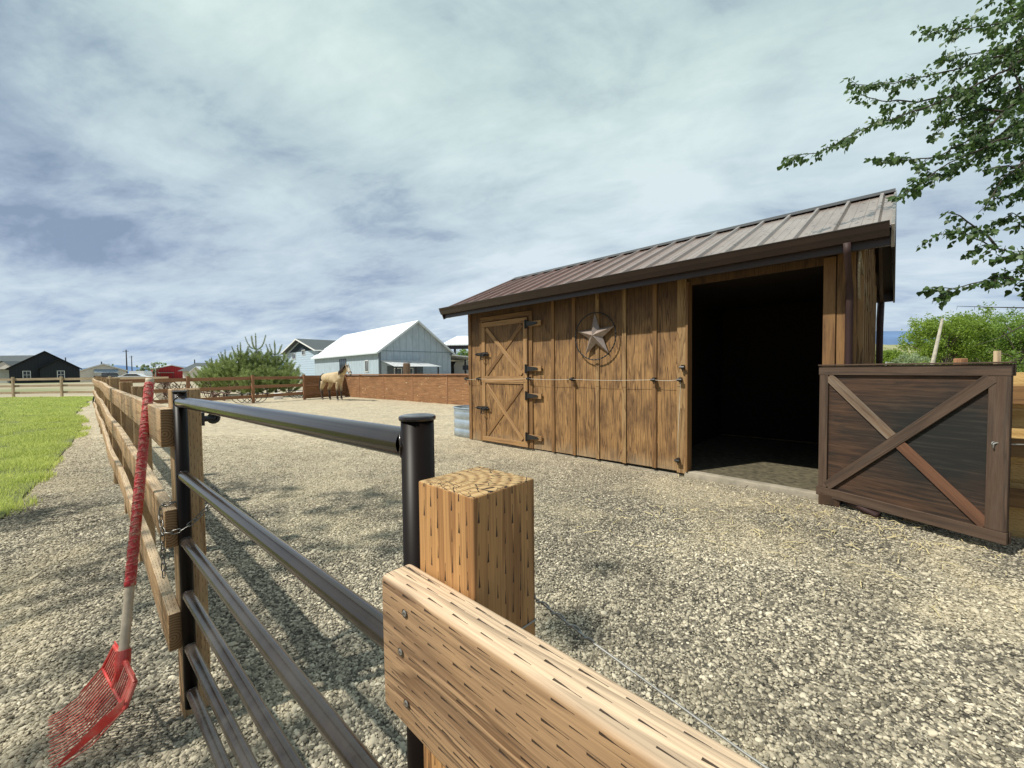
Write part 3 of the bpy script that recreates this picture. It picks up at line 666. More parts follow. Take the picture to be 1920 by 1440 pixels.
# rope hanging from the eave corner
pts = []; A = Vector((LU+0.03, -0.30, 2.38)); B_ = Vector((LU+0.02, -0.06, 1.98))
rp = Geo()
def strandrope(g, pts, r, turns):
    n = len(pts)
    for s in range(3):
        q = []
        for i, p in enumerate(pts):
            a = i*turns + s*2.094; q.append(Vector(p)+Vector((math.cos(a), math.sin(a)*0.8, 0.3*math.sin(a)))*r*0.55)
        g.tube(q, r*0.6, 5)
cp = [A.lerp(B_, t/40)+Vector((0, -0.16*math.sin(math.pi*t/40)*0.6, 0)) for t in range(41)]
strandrope(rp, [SM@p for p in cp], 0.009, 0.9)
cp = [(Vector((LU+0.03, -0.30, 2.38)).lerp(Vector((LU+0.05, 0.75, 1.95)), t/30)) for t in range(31)]
strandrope(rp, [SM@p for p in cp], 0.008, 0.9)
o = rp.build('hanging_rope', m_rope, smooth=True); props(o, 'short twisted rope slung at the right front corner of the shed', 'rope')

# ---- half door of the stall, swung open toward the camera
m_gpan = wood('dark_door_plywood', (0.048, 0.022, 0.010), (0.020, 0.010, 0.006), 0.75, contour=5, cscale=(0.8, 9), stain=(0.007, 0.008, 0.007), stain_amt=1.0, bumpd=0.001)
nt = m_gpan.node_tree; b = nt.nodes['Principled BSDF']; c0 = b.inputs['Base Color'].links[0].from_socket; o_ = obc(nt)
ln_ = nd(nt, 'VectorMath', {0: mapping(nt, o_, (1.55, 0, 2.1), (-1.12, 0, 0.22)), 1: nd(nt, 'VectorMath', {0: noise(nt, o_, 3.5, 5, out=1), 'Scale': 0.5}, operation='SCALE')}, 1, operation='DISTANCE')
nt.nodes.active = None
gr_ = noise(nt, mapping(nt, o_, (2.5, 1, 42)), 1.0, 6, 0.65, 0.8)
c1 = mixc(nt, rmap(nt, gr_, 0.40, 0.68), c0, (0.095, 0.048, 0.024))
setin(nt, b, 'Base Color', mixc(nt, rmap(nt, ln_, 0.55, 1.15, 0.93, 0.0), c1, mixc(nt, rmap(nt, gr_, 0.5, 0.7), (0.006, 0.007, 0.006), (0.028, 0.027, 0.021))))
m_gfr = wood('brown_door_frame', (0.100, 0.058, 0.034), (0.036, 0.020, 0.012), 0.75, contour=3, cscale=(1.0, 18), grey=0.12)
m_gbr = wood('weathered_brace', (0.20, 0.13, 0.08), (0.07, 0.04, 0.022), 0.75, contour=3, cscale=(1.0, 20), grey=0.6)
m_gred = wood('reddish_brace', (0.19, 0.085, 0.042), (0.08, 0.035, 0.018), 0.8, contour=3, cscale=(1.0, 20))
H0 = Vector((3.045, 3.90, 0)); H1 = Vector((3.466, 2.742, 0)); HX = (H1-H0).normalized(); HN = Vector((HX.y, -HX.x, 0))  # faces the yard
if HN.dot(Vector((0,0,0))-H0) < 0: HN = -HN
HL = (H1-H0).length; zb0, zt0 = 0.095, 1.365
def hp(s, z, d=0.0): return H0+HX*s+HN*d+Vector((0,0,z))
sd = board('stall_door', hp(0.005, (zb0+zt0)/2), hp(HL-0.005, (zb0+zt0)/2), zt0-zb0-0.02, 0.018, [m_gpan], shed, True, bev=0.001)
def hb(nm, a, c, w, d, t, mt, up=(0,0,1), label=None): return board(nm, hp(a[0], a[1], d), hp(c[0], c[1], d), w, t, [mt], sd, True, up=up, bev=0.002, label=label)
hb('frame_board', (-0.01, zt0-0.045), (HL, zt0-0.045), 0.085, 0.022, 0.022, m_gfr)
hb('frame_board', (-0.02, zb0+0.042), (HL, zb0+0.042), 0.085, 0.0225, 0.023, m_gfr)
hb('frame_board', (0.035, zb0+0.087), (0.035, zt0-0.090), 0.075, 0.0215, 0.021, m_gfr, HX)
hb('frame_board', (HL-0.055, zb0+0.087), (HL-0.055, zt0-0.090), 0.105, 0.0215, 0.021, m_gfr, HX)
hb('frame_board', (-0.01, zt0+0.006), (HL+0.005, zt0+0.006), 0.012, 0.01, 0.075, m_gfr)
MX = (HL*0.455, 0.735)
hb('brace', (0.075, zb0+0.105), (HL-0.095, zt0-0.105), 0.080, 0.0235, 0.025, m_gfr)
hb('brace', (0.072, zt0-0.105), (MX[0]+0.01, MX[1]+0.02), 0.080, 0.0205, 0.018, m_gbr, label='grey weathered upper half of the brace')
hb('brace', (MX[0]+0.03, MX[1]+0.0), (HL-0.10, zb0+0.10), 0.080, 0.0205, 0.018, m_gred, label='reddish bare lower half of the brace')
# back side frame
for z in (zt0-0.045, zb0+0.042): hb('frame_board', (0, z), (HL, z), 0.085, -0.022, 0.022, m_gfr)
for z in (0.35, 1.15):
    g = Geo(); g.box((0, -0.006, -0.02), (0.25, 0.0, 0.02)); 
    Mx = Matrix((( HX.x, HN.x, 0, hp(-0.03, z, -0.033).x), (HX.y, HN.y, 0, hp(-0.03, z, -0.033).y), (0,0,1,z), (0,0,0,1)))
    g.build('hinge', m_iron, sd, Mx, True)
pk = panel('support_post', OU1-0.02, OU1+0.14, -0.05, 0.12, -0.16, -0.05, [m_dark])

# hook holding the door to the fence
pA = hp(HL-0.07, 0.80, 0.045); pB = Vector((3.98, 2.72, 0.79))
g = Geo(); g.tube([pA+Vector((0,0,-0.035)), pA+Vector((0,0,0.0)), pA+Vector((0.02,-0.01,0.006)), pA.lerp(pB, 0.15)+Vector((0,0,-0.003)), pB], 0.0045, 8); g.ring(pA, 0.012, 0.003, 'Y', 14, 6)
o = g.build('door_hook', m_steelwire, smooth=True); props(o, 'thin steel hook rod holding the open stall door by its right edge', 'hook')

# ---- star on the wall
star = thing('star_ornament', 'five pointed barn star in a rope ring hung on the shed wall', 'wall star', SM @ Vector((2.87, -0.03, 1.84)), rz)
m_star = plain('brown_star_metal', (0.36, 0.29, 0.25), 0.42, 0.45, var=0.15, scale=20)
V = []; Fc = []; R1, R2 = 0.325, 0.118; rot = R(3)
V.append((0, -0.105, 0))
for i in range(10):
    a = math.pi/2+i*math.pi/5+rot; r = R1 if i % 2 == 0 else R2
    V.append((r*math.cos(a), -0.012, r*math.sin(a)))
for i in range(10): Fc.append((0, 1+(i+1) % 10, 1+i))
V.append((0, 0.0, 0))
for i in range(10): Fc.append((11, 1+i, 1+(i+1) % 10))
mk('star', V, Fc, m_star, star, None, False)
g = Geo(); cx0 = 0.0
for s in range(2):
    q = []
    for i in range(97):
        a = 2*math.pi*i/96; rr_ = 0.335+0.006*math.cos(i*1.3+s*math.pi); q.append((rr_*math.cos(a), -0.035+0.006*math.sin(i*1.3+s*math.pi), rr_*math.sin(a)-0.01))
    g.tube(q, 0.0055, 5)
g.build('ring', m_iron, star, None, False, smooth=True)

# ---- electric wire along the wall
ew = thing('electric_fence_wire', 'white electric wire on black insulators along the shed front', 'fence wire', SM @ Vector((0, 0, 1.2)), rz)
ip_ = [(-0.02, 1.200), (0.34, 1.205), (1.60, 1.215), (2.47, 1.212), (3.74, 1.215), (OU0-0.06, 1.218)]
pts = []
for (a, za), (c, zc_) in zip(ip_[:-1], ip_[1:]):
    for t in range(8): pts.append((a+(c-a)*t/8, -0.085, za+(zc_-za)*t/8-1.2-0.012*math.sin(math.pi*t/8)))
pts.append((ip_[-1][0], -0.085, ip_[-1][1]-1.2))
pts += [(OU0-0.05, -0.07, 0.0), (OU0-0.075, -0.06, -0.5), (OU0-0.10, -0.06, -0.95)]
m_wht = plain('white_wire', (0.72, 0.68, 0.58), 0.5, var=0.1)
tube('wire', [WM[ew.name]@Vector(p) for p in pts], 0.0022, m_wht, ew, 6)
for (a, za) in ip_+[(OU0-0.085, 0.22), (OU0-0.03, 1.37)]:
    g = Geo(); g.box((-0.014, -0.045, -0.028), (0.014, 0.05, 0.028)); g.tube([(-0.028, -0.055, 0), (0.028, -0.055, 0)], 0.017, 8); g.tube([(0, -0.04, -0.015), (0.0, -0.03, -0.055)], 0.006, 6)
    g.build('insulator', m_ins, ew, WM[ew.name] @ Matrix.Translation((a, -0.03, za-1.2)), True)

# ---- galvanised water trough behind the corner
m_galv = plain('galvanised_steel', (0.40, 0.47, 0.53), 0.38, 0.55, var=0.18, scale=5, dirt=(0.28, 0.30, 0.30))
tr = thing('water_trough', 'galvanised round-ended stock tank beside the left corner of the shed', 'water trough', (-0.70, 8.18, 0.012), rz)
prof = [(0.0, 0.0), (0.020, 0.005), (0.020, 0.14), (0.006, 0.155), (0.006, 0.185), (0.02, 0.20), (0.02, 0.33), (0.006, 0.345), (0.006, 0.375), (0.02, 0.39), (0.02, 0.50), (0.006, 0.52), (0.02, 0.54), (0.02, 0.58)]
V = []; Fc = []; ns = 40
def oval(a, off): 
    x = math.cos(a); y = math.sin(a); return (0.33*x+off*x + (0.25 if x > 0.001 else -0.25 if x < -0.001 else 0), (0.33+off)*y)
for off, z in prof+[(0.0, 0.58), (0.0, 0.10)]:
    for k in range(ns):
        x, y = oval(2*math.pi*(k+0.5)/ns, off); V.append((x, y, z))
nr = len(prof)+2
for j in range(nr-1):
    for k in range(ns): Fc.append((j*ns+k, j*ns+(k+1) % ns, (j+1)*ns+(k+1) % ns, (j+1)*ns+k))
mk('tank', V, Fc, m_galv, tr, None, False, True)
g = Geo(); q = [(*oval(2*math.pi*(k+0.5)/ns, 0.022), 0.585) for k in range(ns+1)]; g.tube(q, 0.014, 6); g.build('rim', m_galv, tr, None, False, smooth=True)
m_water, nt, b = newmat('trough_water'); setin(nt, b, 'Base Color', (0.02,0.03,0.03)); setin(nt, b, 'Roughness', 0.05)
mk('water', [(*oval(2*math.pi*(k+0.5)/ns, -0.001), 0.50) for k in range(ns)], [tuple(range(ns))], m_water, tr, None, False)
# ================================================================== lumber
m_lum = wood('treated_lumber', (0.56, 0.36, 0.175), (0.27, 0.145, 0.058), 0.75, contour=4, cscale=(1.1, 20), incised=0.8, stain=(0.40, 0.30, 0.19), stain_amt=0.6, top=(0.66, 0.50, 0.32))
m_lumend = endgrain('lumber_end', (0.34, 0.20, 0.09), (0.12, 0.06, 0.025))
m_post = wood('near_post_wood', (0.50, 0.265, 0.095), (0.25, 0.110, 0.034), 0.7, contour=4, cscale=(1.1, 26), incised=1.0, along=0.031, across=0.0115, bumpd=0.0016, cracks=0.6)
m_postend = endgrain('near_post_end', (0.54, 0.37, 0.175), (0.30, 0.17, 0.065), (-0.022, 0.032), 260, cracks=1.0)
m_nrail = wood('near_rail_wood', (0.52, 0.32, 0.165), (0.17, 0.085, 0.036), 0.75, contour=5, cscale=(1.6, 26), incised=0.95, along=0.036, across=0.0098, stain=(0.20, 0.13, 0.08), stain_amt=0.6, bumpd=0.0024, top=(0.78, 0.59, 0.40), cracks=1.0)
m_red = wood('brown_stained_rail', (0.38, 0.19, 0.095), (0.19, 0.085, 0.038), 0.75, contour=3, cscale=(1.0, 14), stain=(0.30, 0.15, 0.07), stain_amt=0.5)
m_redend = plain('rail_end', (0.18, 0.085, 0.035), 0.9)
m_pale = wood('pale_bleached_rail', (0.60, 0.47, 0.31), (0.35, 0.24, 0.14), 0.85, contour=3, cscale=(1.0, 14))
m_gate = plain('gloss_black_gate_paint', (0.020, 0.013, 0.010), 0.18, var=0.3, scale=9, spec=0.45)
m_gate.node_tree.nodes['Principled BSDF'].inputs['Coat Weight'].default_value = 0.35
m_gate.node_tree.nodes['Principled BSDF'].inputs['Coat Roughness'].default_value = 0.12
m_gupr = plain('dull_black_gate_paint', (0.008, 0.005, 0.004), 0.40, var=0.35, scale=7, spec=0.13)
# dusty rubs on the paint
nt = m_gate.node_tree; b = nt.nodes['Principled BSDF']; o_ = obc(nt)
dd = noise(nt, o_, 3.0, 8, 0.7); b0 = b.inputs['Base Color'].links[0].from_socket
zz = nd(nt, 'SeparateXYZ', {'Vector': nd(nt, 'NewGeometry')}, 2)
lowd = rmap(nt, zz, 0.2, 1.1, 0.38, 0.0)
setin(nt, b, 'Base Color', mixc(nt, mth(nt, 'MULTIPLY', rmap(nt, dd, 0.40, 0.62), lowd), b0, (0.17, 0.155, 0.135)))
setin(nt, b, 'Roughness', mth(nt, 'ADD', rmap(nt, dd, 0.35, 0.7, 0.13, 0.30), mth(nt, 'MULTIPLY', lowd, 0.15)))

d2 = Vector((-0.7326, 0.6806, 0)); n2 = Vector((0.6806, 0.7326, 0))
# ---------------- near post and rail beside the camera
C0 = Vector((-0.0395, 0.427, 0))
nf = thing('near_fence', 'close-up sawn timber post and thick rail of the fence right beside the gate', 'fence', (C0.x, C0.y, 0))
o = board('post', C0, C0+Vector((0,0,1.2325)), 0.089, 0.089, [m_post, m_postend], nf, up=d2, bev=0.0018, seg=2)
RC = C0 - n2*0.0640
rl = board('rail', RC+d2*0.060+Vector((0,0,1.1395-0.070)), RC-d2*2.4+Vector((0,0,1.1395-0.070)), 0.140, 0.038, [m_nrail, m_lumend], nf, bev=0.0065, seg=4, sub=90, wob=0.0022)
m_screw = plain('screw_head', (0.38, 0.36, 0.33), 0.35, 0.7, var=0.3, scale=200)
m_hole = plain('screw_hole_shadow', (0.06, 0.035, 0.02), 0.9, var=0.4, scale=90)
FO = C0 - n2*0.0838
for t, h in ((0.0123, 1.118), (0.021, 1.076), (0.0123, 1.029)):
    g = Geo(); c = FO+d2*t+Vector((0,0,h))
    Y = -n2; X = d2; Zv = Vector((0,0,1)); V = []; Fc = []
    rings = [(0.0004, 0.0042, 1), (-0.0001, 0.0031, 0), (0.0006, 0.0029, 0), (0.0006, 0.0012, 0)]
    for off, r, _ in rings:
        for k in range(14): V.append(c + Y*off + X*r*math.cos(k*math.pi/7)*(1.0) + Zv*r*math.sin(k*math.pi/7))
    Mi = []
    for j in range(3):
        for k in range(14): Fc.append((j*14+k, j*14+(k+1)%14, (j+1)*14+(k+1)%14, (j+1)*14+k)); Mi.append(1 if j == 0 else 0)
    V.append(c+Y*0.0002); 
    for k in range(14): Fc.append((42+k, 42+(k+1)%14, 56)); Mi.append(1)
    mk('screw', V, Fc, [m_screw, m_hole], rl, None, True, True, Mi)
# strand wire leaving the post
def wp_(s, h): return C0+n2*0.075-d2*s+Vector((0,0,h))
ctrl = [(0.015, 1.077), (0.05, 1.069), (0.085, 1.061), (0.13, 1.053), (0.19, 1.042), (0.24, 1.033), (0.5, 1.0), (1.2, 0.97), (2.4, 1.02)]
g = Geo(); pts = []
for (s0, h0), (s1, h1) in zip(ctrl[:-1], ctrl[1:]):
    for k in range(6): pts.append(wp_(s0+(s1-s0)*k/6, h0+(h1-h0)*k/6))
g.tube(pts, 0.0011, 6); q = []
for i in range(60):
    s = 0.01+0.085*i/59; h = 1.078-0.018*i/59; a = i*0.42; q.append(wp_(s, h)+Vector((0,0,1))*0.0026*math.cos(a)+n2*0.0026*math.sin(a))
q.append(wp_(0.10, 1.060)); g.tube(q, 0.0010, 6)
g.ring(C0+Vector((0,0,1.077)), 0.063, 0.0011, 'Z', 4, 5)
o = g.build('strand_wire', m_steelwire, smooth=True); props(o, 'thin twisted silver wire running from the near post beside the rail', 'wire')

# ---------------- steel gate
GA = Vector((-0.120, 0.500, 0)); GB = Vector((-1.231, 1.470, 0)); gd = (GB-GA).normalized()
gate = thing('steel_gate', 'black tubular steel gate with six horizontal rails between two timber posts', 'gate', GA)
def upright(P, h0, h1, r, cap):
    o = tube('upright', [P+Vector((0,0,h0)), P+Vector((0,0,h1))], r, m_gupr, gate, 36)
    g = Geo(); rr_ = r*1.10
    V = []; Fc = []; S_ = 36
    for rad, z in ((rr_, h1-0.0025), (rr_+0.0006, h1), (rr_, h1+0.0025), (rr_-0.003, h1+0.0036)):
        for k in range(S_): V.append(P+Vector((rad*math.cos(2*math.pi*k/S_), rad*math.sin(2*math.pi*k/S_), z)))
    for j in range(3):
        for k in range(S_): Fc.append((j*S_+k, j*S_+(k+1)%S_, (j+1)*S_+(k+1)%S_, (j+1)*S_+k))
    Fc.append(tuple(3*S_+k for k in range(S_))); Fc.append(tuple(range(S_))[::-1])
    mk('cap', V, Fc, m_gate, o, None, True, False)
upright(GA, 0.07, 1.292, 0.0205, True); upright(GB, 0.09, 1.285, 0.0205, True)
for h, hb_, r in ((1.248, 1.258, 0.0195), (0.974, 0.978, 0.0175), (0.726, 0.73, 0.0175), (0.524, 0.53, 0.0175), (0.322, 0.33, 0.0175), (0.150, 0.155, 0.0175)):
    a = GA+gd*0.0195+Vector((0,0,hb_)); c = GB-gd*0.0195+Vector((0,0,h))
    o = tube('rail', [a.lerp(c, k/12) for k in range(13)], r, m_gate, gate, 40, cap=False)
    for P, s in ((GA, 1), (GB, -1)):      # weld bead where the tube meets the upright
        q = []; w = Geo()
        for k in range(25):
            an = 2*math.pi*k/24; ro = r*1.02; side = Vector((gd.y, -gd.x, 0))
            lat = ro*math.cos(an); dep = math.sqrt(max(0.0205**2-lat**2, 0)); q.append(P+gd*s*(dep+0.0015)+side*lat+Vector((0,0,(hb_ if s > 0 else h)+ro*math.sin(an))))
        w.tube(q, 0.0022, 5); w.build('weld', m_gate, o, smooth=True)

# ---------------- left fence, leading away from the gate
L0 = Vector((-1.291, 1.563, 0))
def lp(t, off=0.0, z=0.0):
    bend = (0.009*math.sin(t*0.9)+0.004*math.sin(t*2.1+1))*min(1, t) if t > 0 else 0.0
    return L0+d2*t+n2*(off+bend)+Vector((0,0,z))
lf = thing('left_fence', 'long sawn timber rail fence leading away from the gate along the path', 'fence', (L0.x, L0.y, 0))
for i, t in enumerate([0, 1.86, 3.3, 4.85, 6.4, 7.95, 9.5, 11.05, 12.6, 14.15, 15.7, 17.3]):
    h = 1.285+random.uniform(-0.02, 0.03)
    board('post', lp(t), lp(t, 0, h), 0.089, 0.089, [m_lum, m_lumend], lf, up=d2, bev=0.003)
for k, hh in enumerate((1.222, 0.850, 0.456)):
    js = [(-0.088, 3.3), (3.3, 6.4), (6.4, 11.05), (11.05, 14.15), (14.15, 17.35)]
    if k == 1: js = [(-0.10, 1.86), (1.86, 4.85), (4.85, 9.5), (9.5, 12.6), (12.6, 17.35)]
    hprev = hh
    for a, c in js:
        hn = hh+random.uniform(-0.02, 0.02); n = max(1, int((c-a)/1.2))
        # each plank: one bent board
        pa = lp(a, -0.064, hprev-0.07); pc = lp(c, -0.064, hn-0.07); X = (pc-pa); l = X.length; X.normalize(); Z = (Vector((0,0,1))-X*X.z).normalized(); Y = Z.cross(X)
        me = boxmesh('rail', l-0.004, 0.038, 0.140, [m_lum, m_lumend], 0.004, 2, 14, 0.0015)
        for v in me.vertices:
            t = a+(c-a)*max(0, min(1, v.co.x/l)); want = lp(t, -0.064, hprev-0.07+(hn-hprev)*(t-a)/(c-a)); base = pa.lerp(pc, v.co.x/l)
            v.co.y += (want-base).dot(Y)
        put(bpy.data.objects.new('rail', me), lf, Matrix(((X.x,Y.x,Z.x,pa.x),(X.y,Y.y,Z.y,pa.y),(X.z,Y.z,Z.z,pa.z),(0,0,0,1))))
        hprev = hn
for t in (0, 3.3, 6.4, 9.5):
    g = Geo(); P = lp(t, 0.045, 1.168); g.box((-0.016, 0, -0.026), (0.016, 0.014, 0.026)); g.tube([(0,0.01,0), (0,0.052,0)], 0.012, 8); g.ring((0,0.046,0), 0.016, 0.008, 'X', 14, 6); g.tube([(-0.02,0.045,0.018),(0.02,0.045,0.018)], 0.006, 6)
    g.build('insulator', m_ins, lf, Matrix(((d2.x,n2.x,0,P.x),(d2.y,n2.y,0,P.y),(0,0,1,P.z),(0,0,0,1))))

# ---------------- chain round the gate post
m_chain = plain('zinc_chain', (0.20, 0.195, 0.18), 0.32, 0.85, var=0.35, scale=80)
chain = thing('gate_chain', 'zinc link chain looped round the gate post and middle rail end, one end hanging', 'chain', (-1.285, 1.43, 0.6))
def chain_on(pts, pitch=0.026, wire=0.0021, start=0):
    seg = [Vector(p) for p in pts]; L = [0]
    for a, c in zip(seg[:-1], seg[1:]): L.append(L[-1]+(c-a).length)
    n = int(L[-1]/pitch)
    def P(s):
        s = max(0, min(L[-1], s))
        for i in range(len(seg)-1):
            if s <= L[i+1]+1e-9: return seg[i].lerp(seg[i+1], (s-L[i])/max(1e-9, L[i+1]-L[i]))
        return seg[-1]
    for i in range(n):
        a = P(i*pitch-0.003); c = P((i+1)*pitch+0.003); X = (c-a).normalized(); up = Vector((0.3,0.4,0.85)) if abs(X.z) < 0.9 else Vector((1,0.2,0)); Y = X.cross(up).normalized(); Z = X.cross(Y)
        if (i+start) % 2: Y, Z = Z, -Y
        mid = (a+c)/2; hl = (c-a).length/2; q = []
        for k in range(21):
            an = 2*math.pi*k/20; q.append(mid + X*((hl-0.007)*(1 if math.cos(an) > 0 else -1)+0.007*math.cos(an)) + Y*0.0068*math.sin(an))
        tube('link', q, wire, m_chain, chain, 6)
pA = Vector((-1.290, 1.440, 0.785))
chain_on([pA, (-1.291, 1.441, 0.70), (-1.291, 1.441, 0.60)])
chain_on([pA, (-1.272, 1.427, 0.769), (-1.228, 1.440, 0.772), (-1.200, 1.472, 0.795), (-1.172, 1.535, 0.852), (-1.185, 1.585, 0.875), (-1.27, 1.65, 0.885)], start=1)
chain_on([pA+Vector((0,0,0.004)), (-1.325, 1.475, 0.83), (-1.330, 1.485, 0.858), (-1.295, 1.485, 0.862), (-1.278, 1.497, 0.865), (-1.300, 1.52, 0.866)], start=1)

# ---------------- manure fork leaning on the left fence
m_redp = plain('scuffed_red_plastic', (0.55, 0.030, 0.026), 0.42, var=0.25, scale=14, dirt=(0.58, 0.30, 0.22))
m_handle = wood('bare_handle_wood', (0.52, 0.44, 0.33), (0.30, 0.23, 0.15), 0.8, contour=3, cscale=(1.5, 20))
m_tape, nt, b = newmat('red_grip_tape'); o_ = obc(nt)
nn = noise(nt, mapping(nt, o_, (1, 1, 0.45)), 42, 6, 0.75, 1.5)
wv = nd(nt, 'TexWave', {'Vector': o_, 'Scale': 13, 'Distortion': 9.0, 'Detail': 4, 'Detail Scale': 3}, 1, bands_direction='Z')
wear = mth(nt, 'MULTIPLY', rmap(nt, nn, 0.46, 0.60), rmap(nt, wv, 0.3, 0.8, 0.35, 1.0))
col = mixc(nt, wear, (0.52, 0.028, 0.035), (0.62, 0.38, 0.27)); setin(nt, b, 'Base Color', col); setin(nt, b, 'Roughness', 0.5); bump(nt, b, mth(nt, 'ADD', wear, wv), 0.002)
fork = thing('manure_fork', 'red plastic tined fork with red taped wooden handle leaning on the left fence', 'fork', (-1.45, 1.43, 0))
SK = Vector((-1.462, 1.445, 0.275)); TP = Vector((-1.640, 1.800, 1.33))
AX = (TP-SK).normalized(); HLn = (TP-SK).length
def shaft(name, s0, s1, r, mat, par, seg=20, lump=0.0):
    n = max(4, int((s1-s0)/0.012)); pts = [SK+AX*(s0+(s1-s0)*i/n)+Vector((0.0,0.0,0)) for i in range(n+1)]
    rad = [r*(1+lump*mnoise.noise(Vector((i*0.55, 2, 3)))) for i in range(n+1)]
    return tube(name, pts, rad, mat, par, seg)
hd = shaft('handle', -0.01, HLn, 0.0150, plain('handle_bare_wood', (0.50, 0.42, 0.31), 0.8, var=0.3, scale=18, dirt=(0.25,0.2,0.14)), fork)
shaft('grip_tape', 0.235*HLn, HLn-0.02, 0.0175, m_tape, hd, 22, 0.13)
# spiral ridge of the tape edge
q = []; x_ = AX.cross(Vector((1,0,0))).normalized(); y_ = AX.cross(x_)
N_ = 900
for i in range(N_):
    s = 0.24*HLn+(HLn*0.75)*i/N_; a = s*2*math.pi/0.030; r = 0.0180+0.0008*math.sin(i*0.7); q.append(SK+AX*s+(x_*math.cos(a)+y_*math.sin(a))*r)
tube('tape_edge', q, 0.0013, plain('tape_edge_fray', (0.60, 0.20, 0.16), 0.7, var=0.5, scale=70), hd, 4)
# head: bilinear tray
bl, br = Vector((-1.615, 1.520, 0.20)), Vector((-1.345, 1.330, 0.20))      # bend line
tl, tr_ = Vector((-1.815, 1.500, 0.022)), Vector((-1.560, 1.285, 0.022))   # tine tips
ul_, ur_ = Vector((-1.575, 1.530, 0.285)), Vector((-1.340, 1.365, 0.265))  # upper rim
g = Geo(); NT = 18
g.tube([ul_, ul_.lerp(ur_, 0.35)+Vector((0,0,0.012)), ul_.lerp(ur_, 0.65)+Vector((0,0,0.012)), ur_], 0.008, 8)
g.tube([bl, bl.lerp(br, 0.5)+Vector((0,0,-0.004)), br], 0.0050, 8)
g.tube([ul_, bl], 0.0070, 8); g.tube([ur_, br], 0.0075, 8)
g.tube([SK+AX*0.045, SK, SK-AX*0.02], [0.0215, 0.0235, 0.020], 16)
mid = bl.lerp(br, 0.5)
g.tube([SK-AX*0.015, SK.lerp(mid, 0.6)+Vector((0,0,-0.01)), mid], [0.019, 0.013, 0.007], 10)
# side plate at the right corner and a small one at the left
dn = Vector((0,0,-1))
def plate(P):
    Vp = [Vector(p) for p in P]; n = len(Vp); nrm = (Vp[1]-Vp[0]).cross(Vp[2]-Vp[0]).normalized()*0.0018
    V = [p+nrm for p in Vp]+[p-nrm for p in Vp]; F_ = [tuple(range(n)), tuple(range(2*n-1, n-1, -1))]+[(i, i+n, (i+1)%n+n, (i+1)%n) for i in range(n)]
    g.add(V, F_)
plate([ur_, ur_.lerp(ul_, 0.22), br.lerp(bl, 0.16), br])
plate([ur_+Vector((0,0,0.03)), ur_.lerp(ul_, 0.30)+Vector((0,0,0.022)), ur_.lerp(ul_, 0.26), ur_])
plate([ul_+Vector((0,0,0.018)), ul_.lerp(ur_, 0.24)+Vector((0,0,0.02)), ul_.lerp(ur_, 0.24), ul_])
for P, Q in ((br, tr_),):
    plate([P+Vector((0,0,0.035)), Q.lerp(P, 0.55)+Vector((0,0,0.030)), Q.lerp(P, 0.12)+Vector((0,0,0.004)), Q.lerp(P, 0.12)+Vector((0,0,-0.006)), P+Vector((0,0,-0.006))])
plate([bl+Vector((0,0,0.012)), tl.lerp(bl, 0.6)+Vector((0,0,-0.012)), tl.lerp(bl, 0.55)+Vector((0,0,-0.02)), bl])
hdm = g.build('fork_head', m_redp, fork, smooth=False)
m_tine = plain('dusty_red_tines', (0.50, 0.085, 0.065), 0.6, var=0.3, scale=22, dirt=(0.58, 0.42, 0.31))
for i in range(NT):
    f = i/(NT-1); U_ = ul_.lerp(ur_, f)+Vector((0,0,0.010*math.sin(math.pi*f))); B_ = bl.lerp(br, f)+Vector((0,0,-0.004*math.sin(math.pi*f))); T_ = tl.lerp(tr_, f)
    J = Vector((random.uniform(-1,1), random.uniform(-1,1), 0))*0.004
    m1 = B_.lerp(T_, 0.45)+Vector((0,0,-0.028)); m2 = B_.lerp(T_, 0.8)+Vector((0,0,-0.016))+J*0.5
    tube('tine', [U_, B_.lerp(U_, 0.35), B_, m1, m2, T_+J], [0.0026, 0.0029, 0.0032, 0.0028, 0.0025, 0.0019], m_tine, hdm, 7)

# ---------------- fences round the arena
CA = Vector((-14.15, 13.78, 0)); CB = Vector((-9.2, 22.0, 0)); bd = (CB-CA).normalized(); bn = Vector((bd.y, -bd.x, 0))
if bn.dot(Vector((0,10,0))-CA) < 0: bn = -bn
bf = thing('rear_rail_fence', 'reddish brown three rail fence crossing behind the horse arena', 'fence', CA)
BL = (CB-CA).length; s_ = [BL-2.47*k for k in range(4)][::-1]
s_ = [BL*i/4 for i in range(5)]
for i, s in enumerate(s_):
    P = CA+bd*s; board('post', P-Vector((0,0,0.05)), P+Vector((0,0,1.27+random.uniform(-0.01,0.02))), 0.10, 0.10, [m_red, m_redend], bf, up=bd)
for k, hh in enumerate((1.20, 0.80, 0.38)):
    for i in range(4):
        a = CA+bd*(s_[i]-0.04)-bn*0.07+Vector((0,0,hh+random.uniform(-0.02,0.02)-0.07)); c = CA+bd*(s_[i+1]+0.04-0.09)-bn*0.07+Vector((0,0,hh+random.uniform(-0.02,0.02)-0.07))
        board('rail', a, c, 0.14, 0.038, [m_red, m_redend], bf)
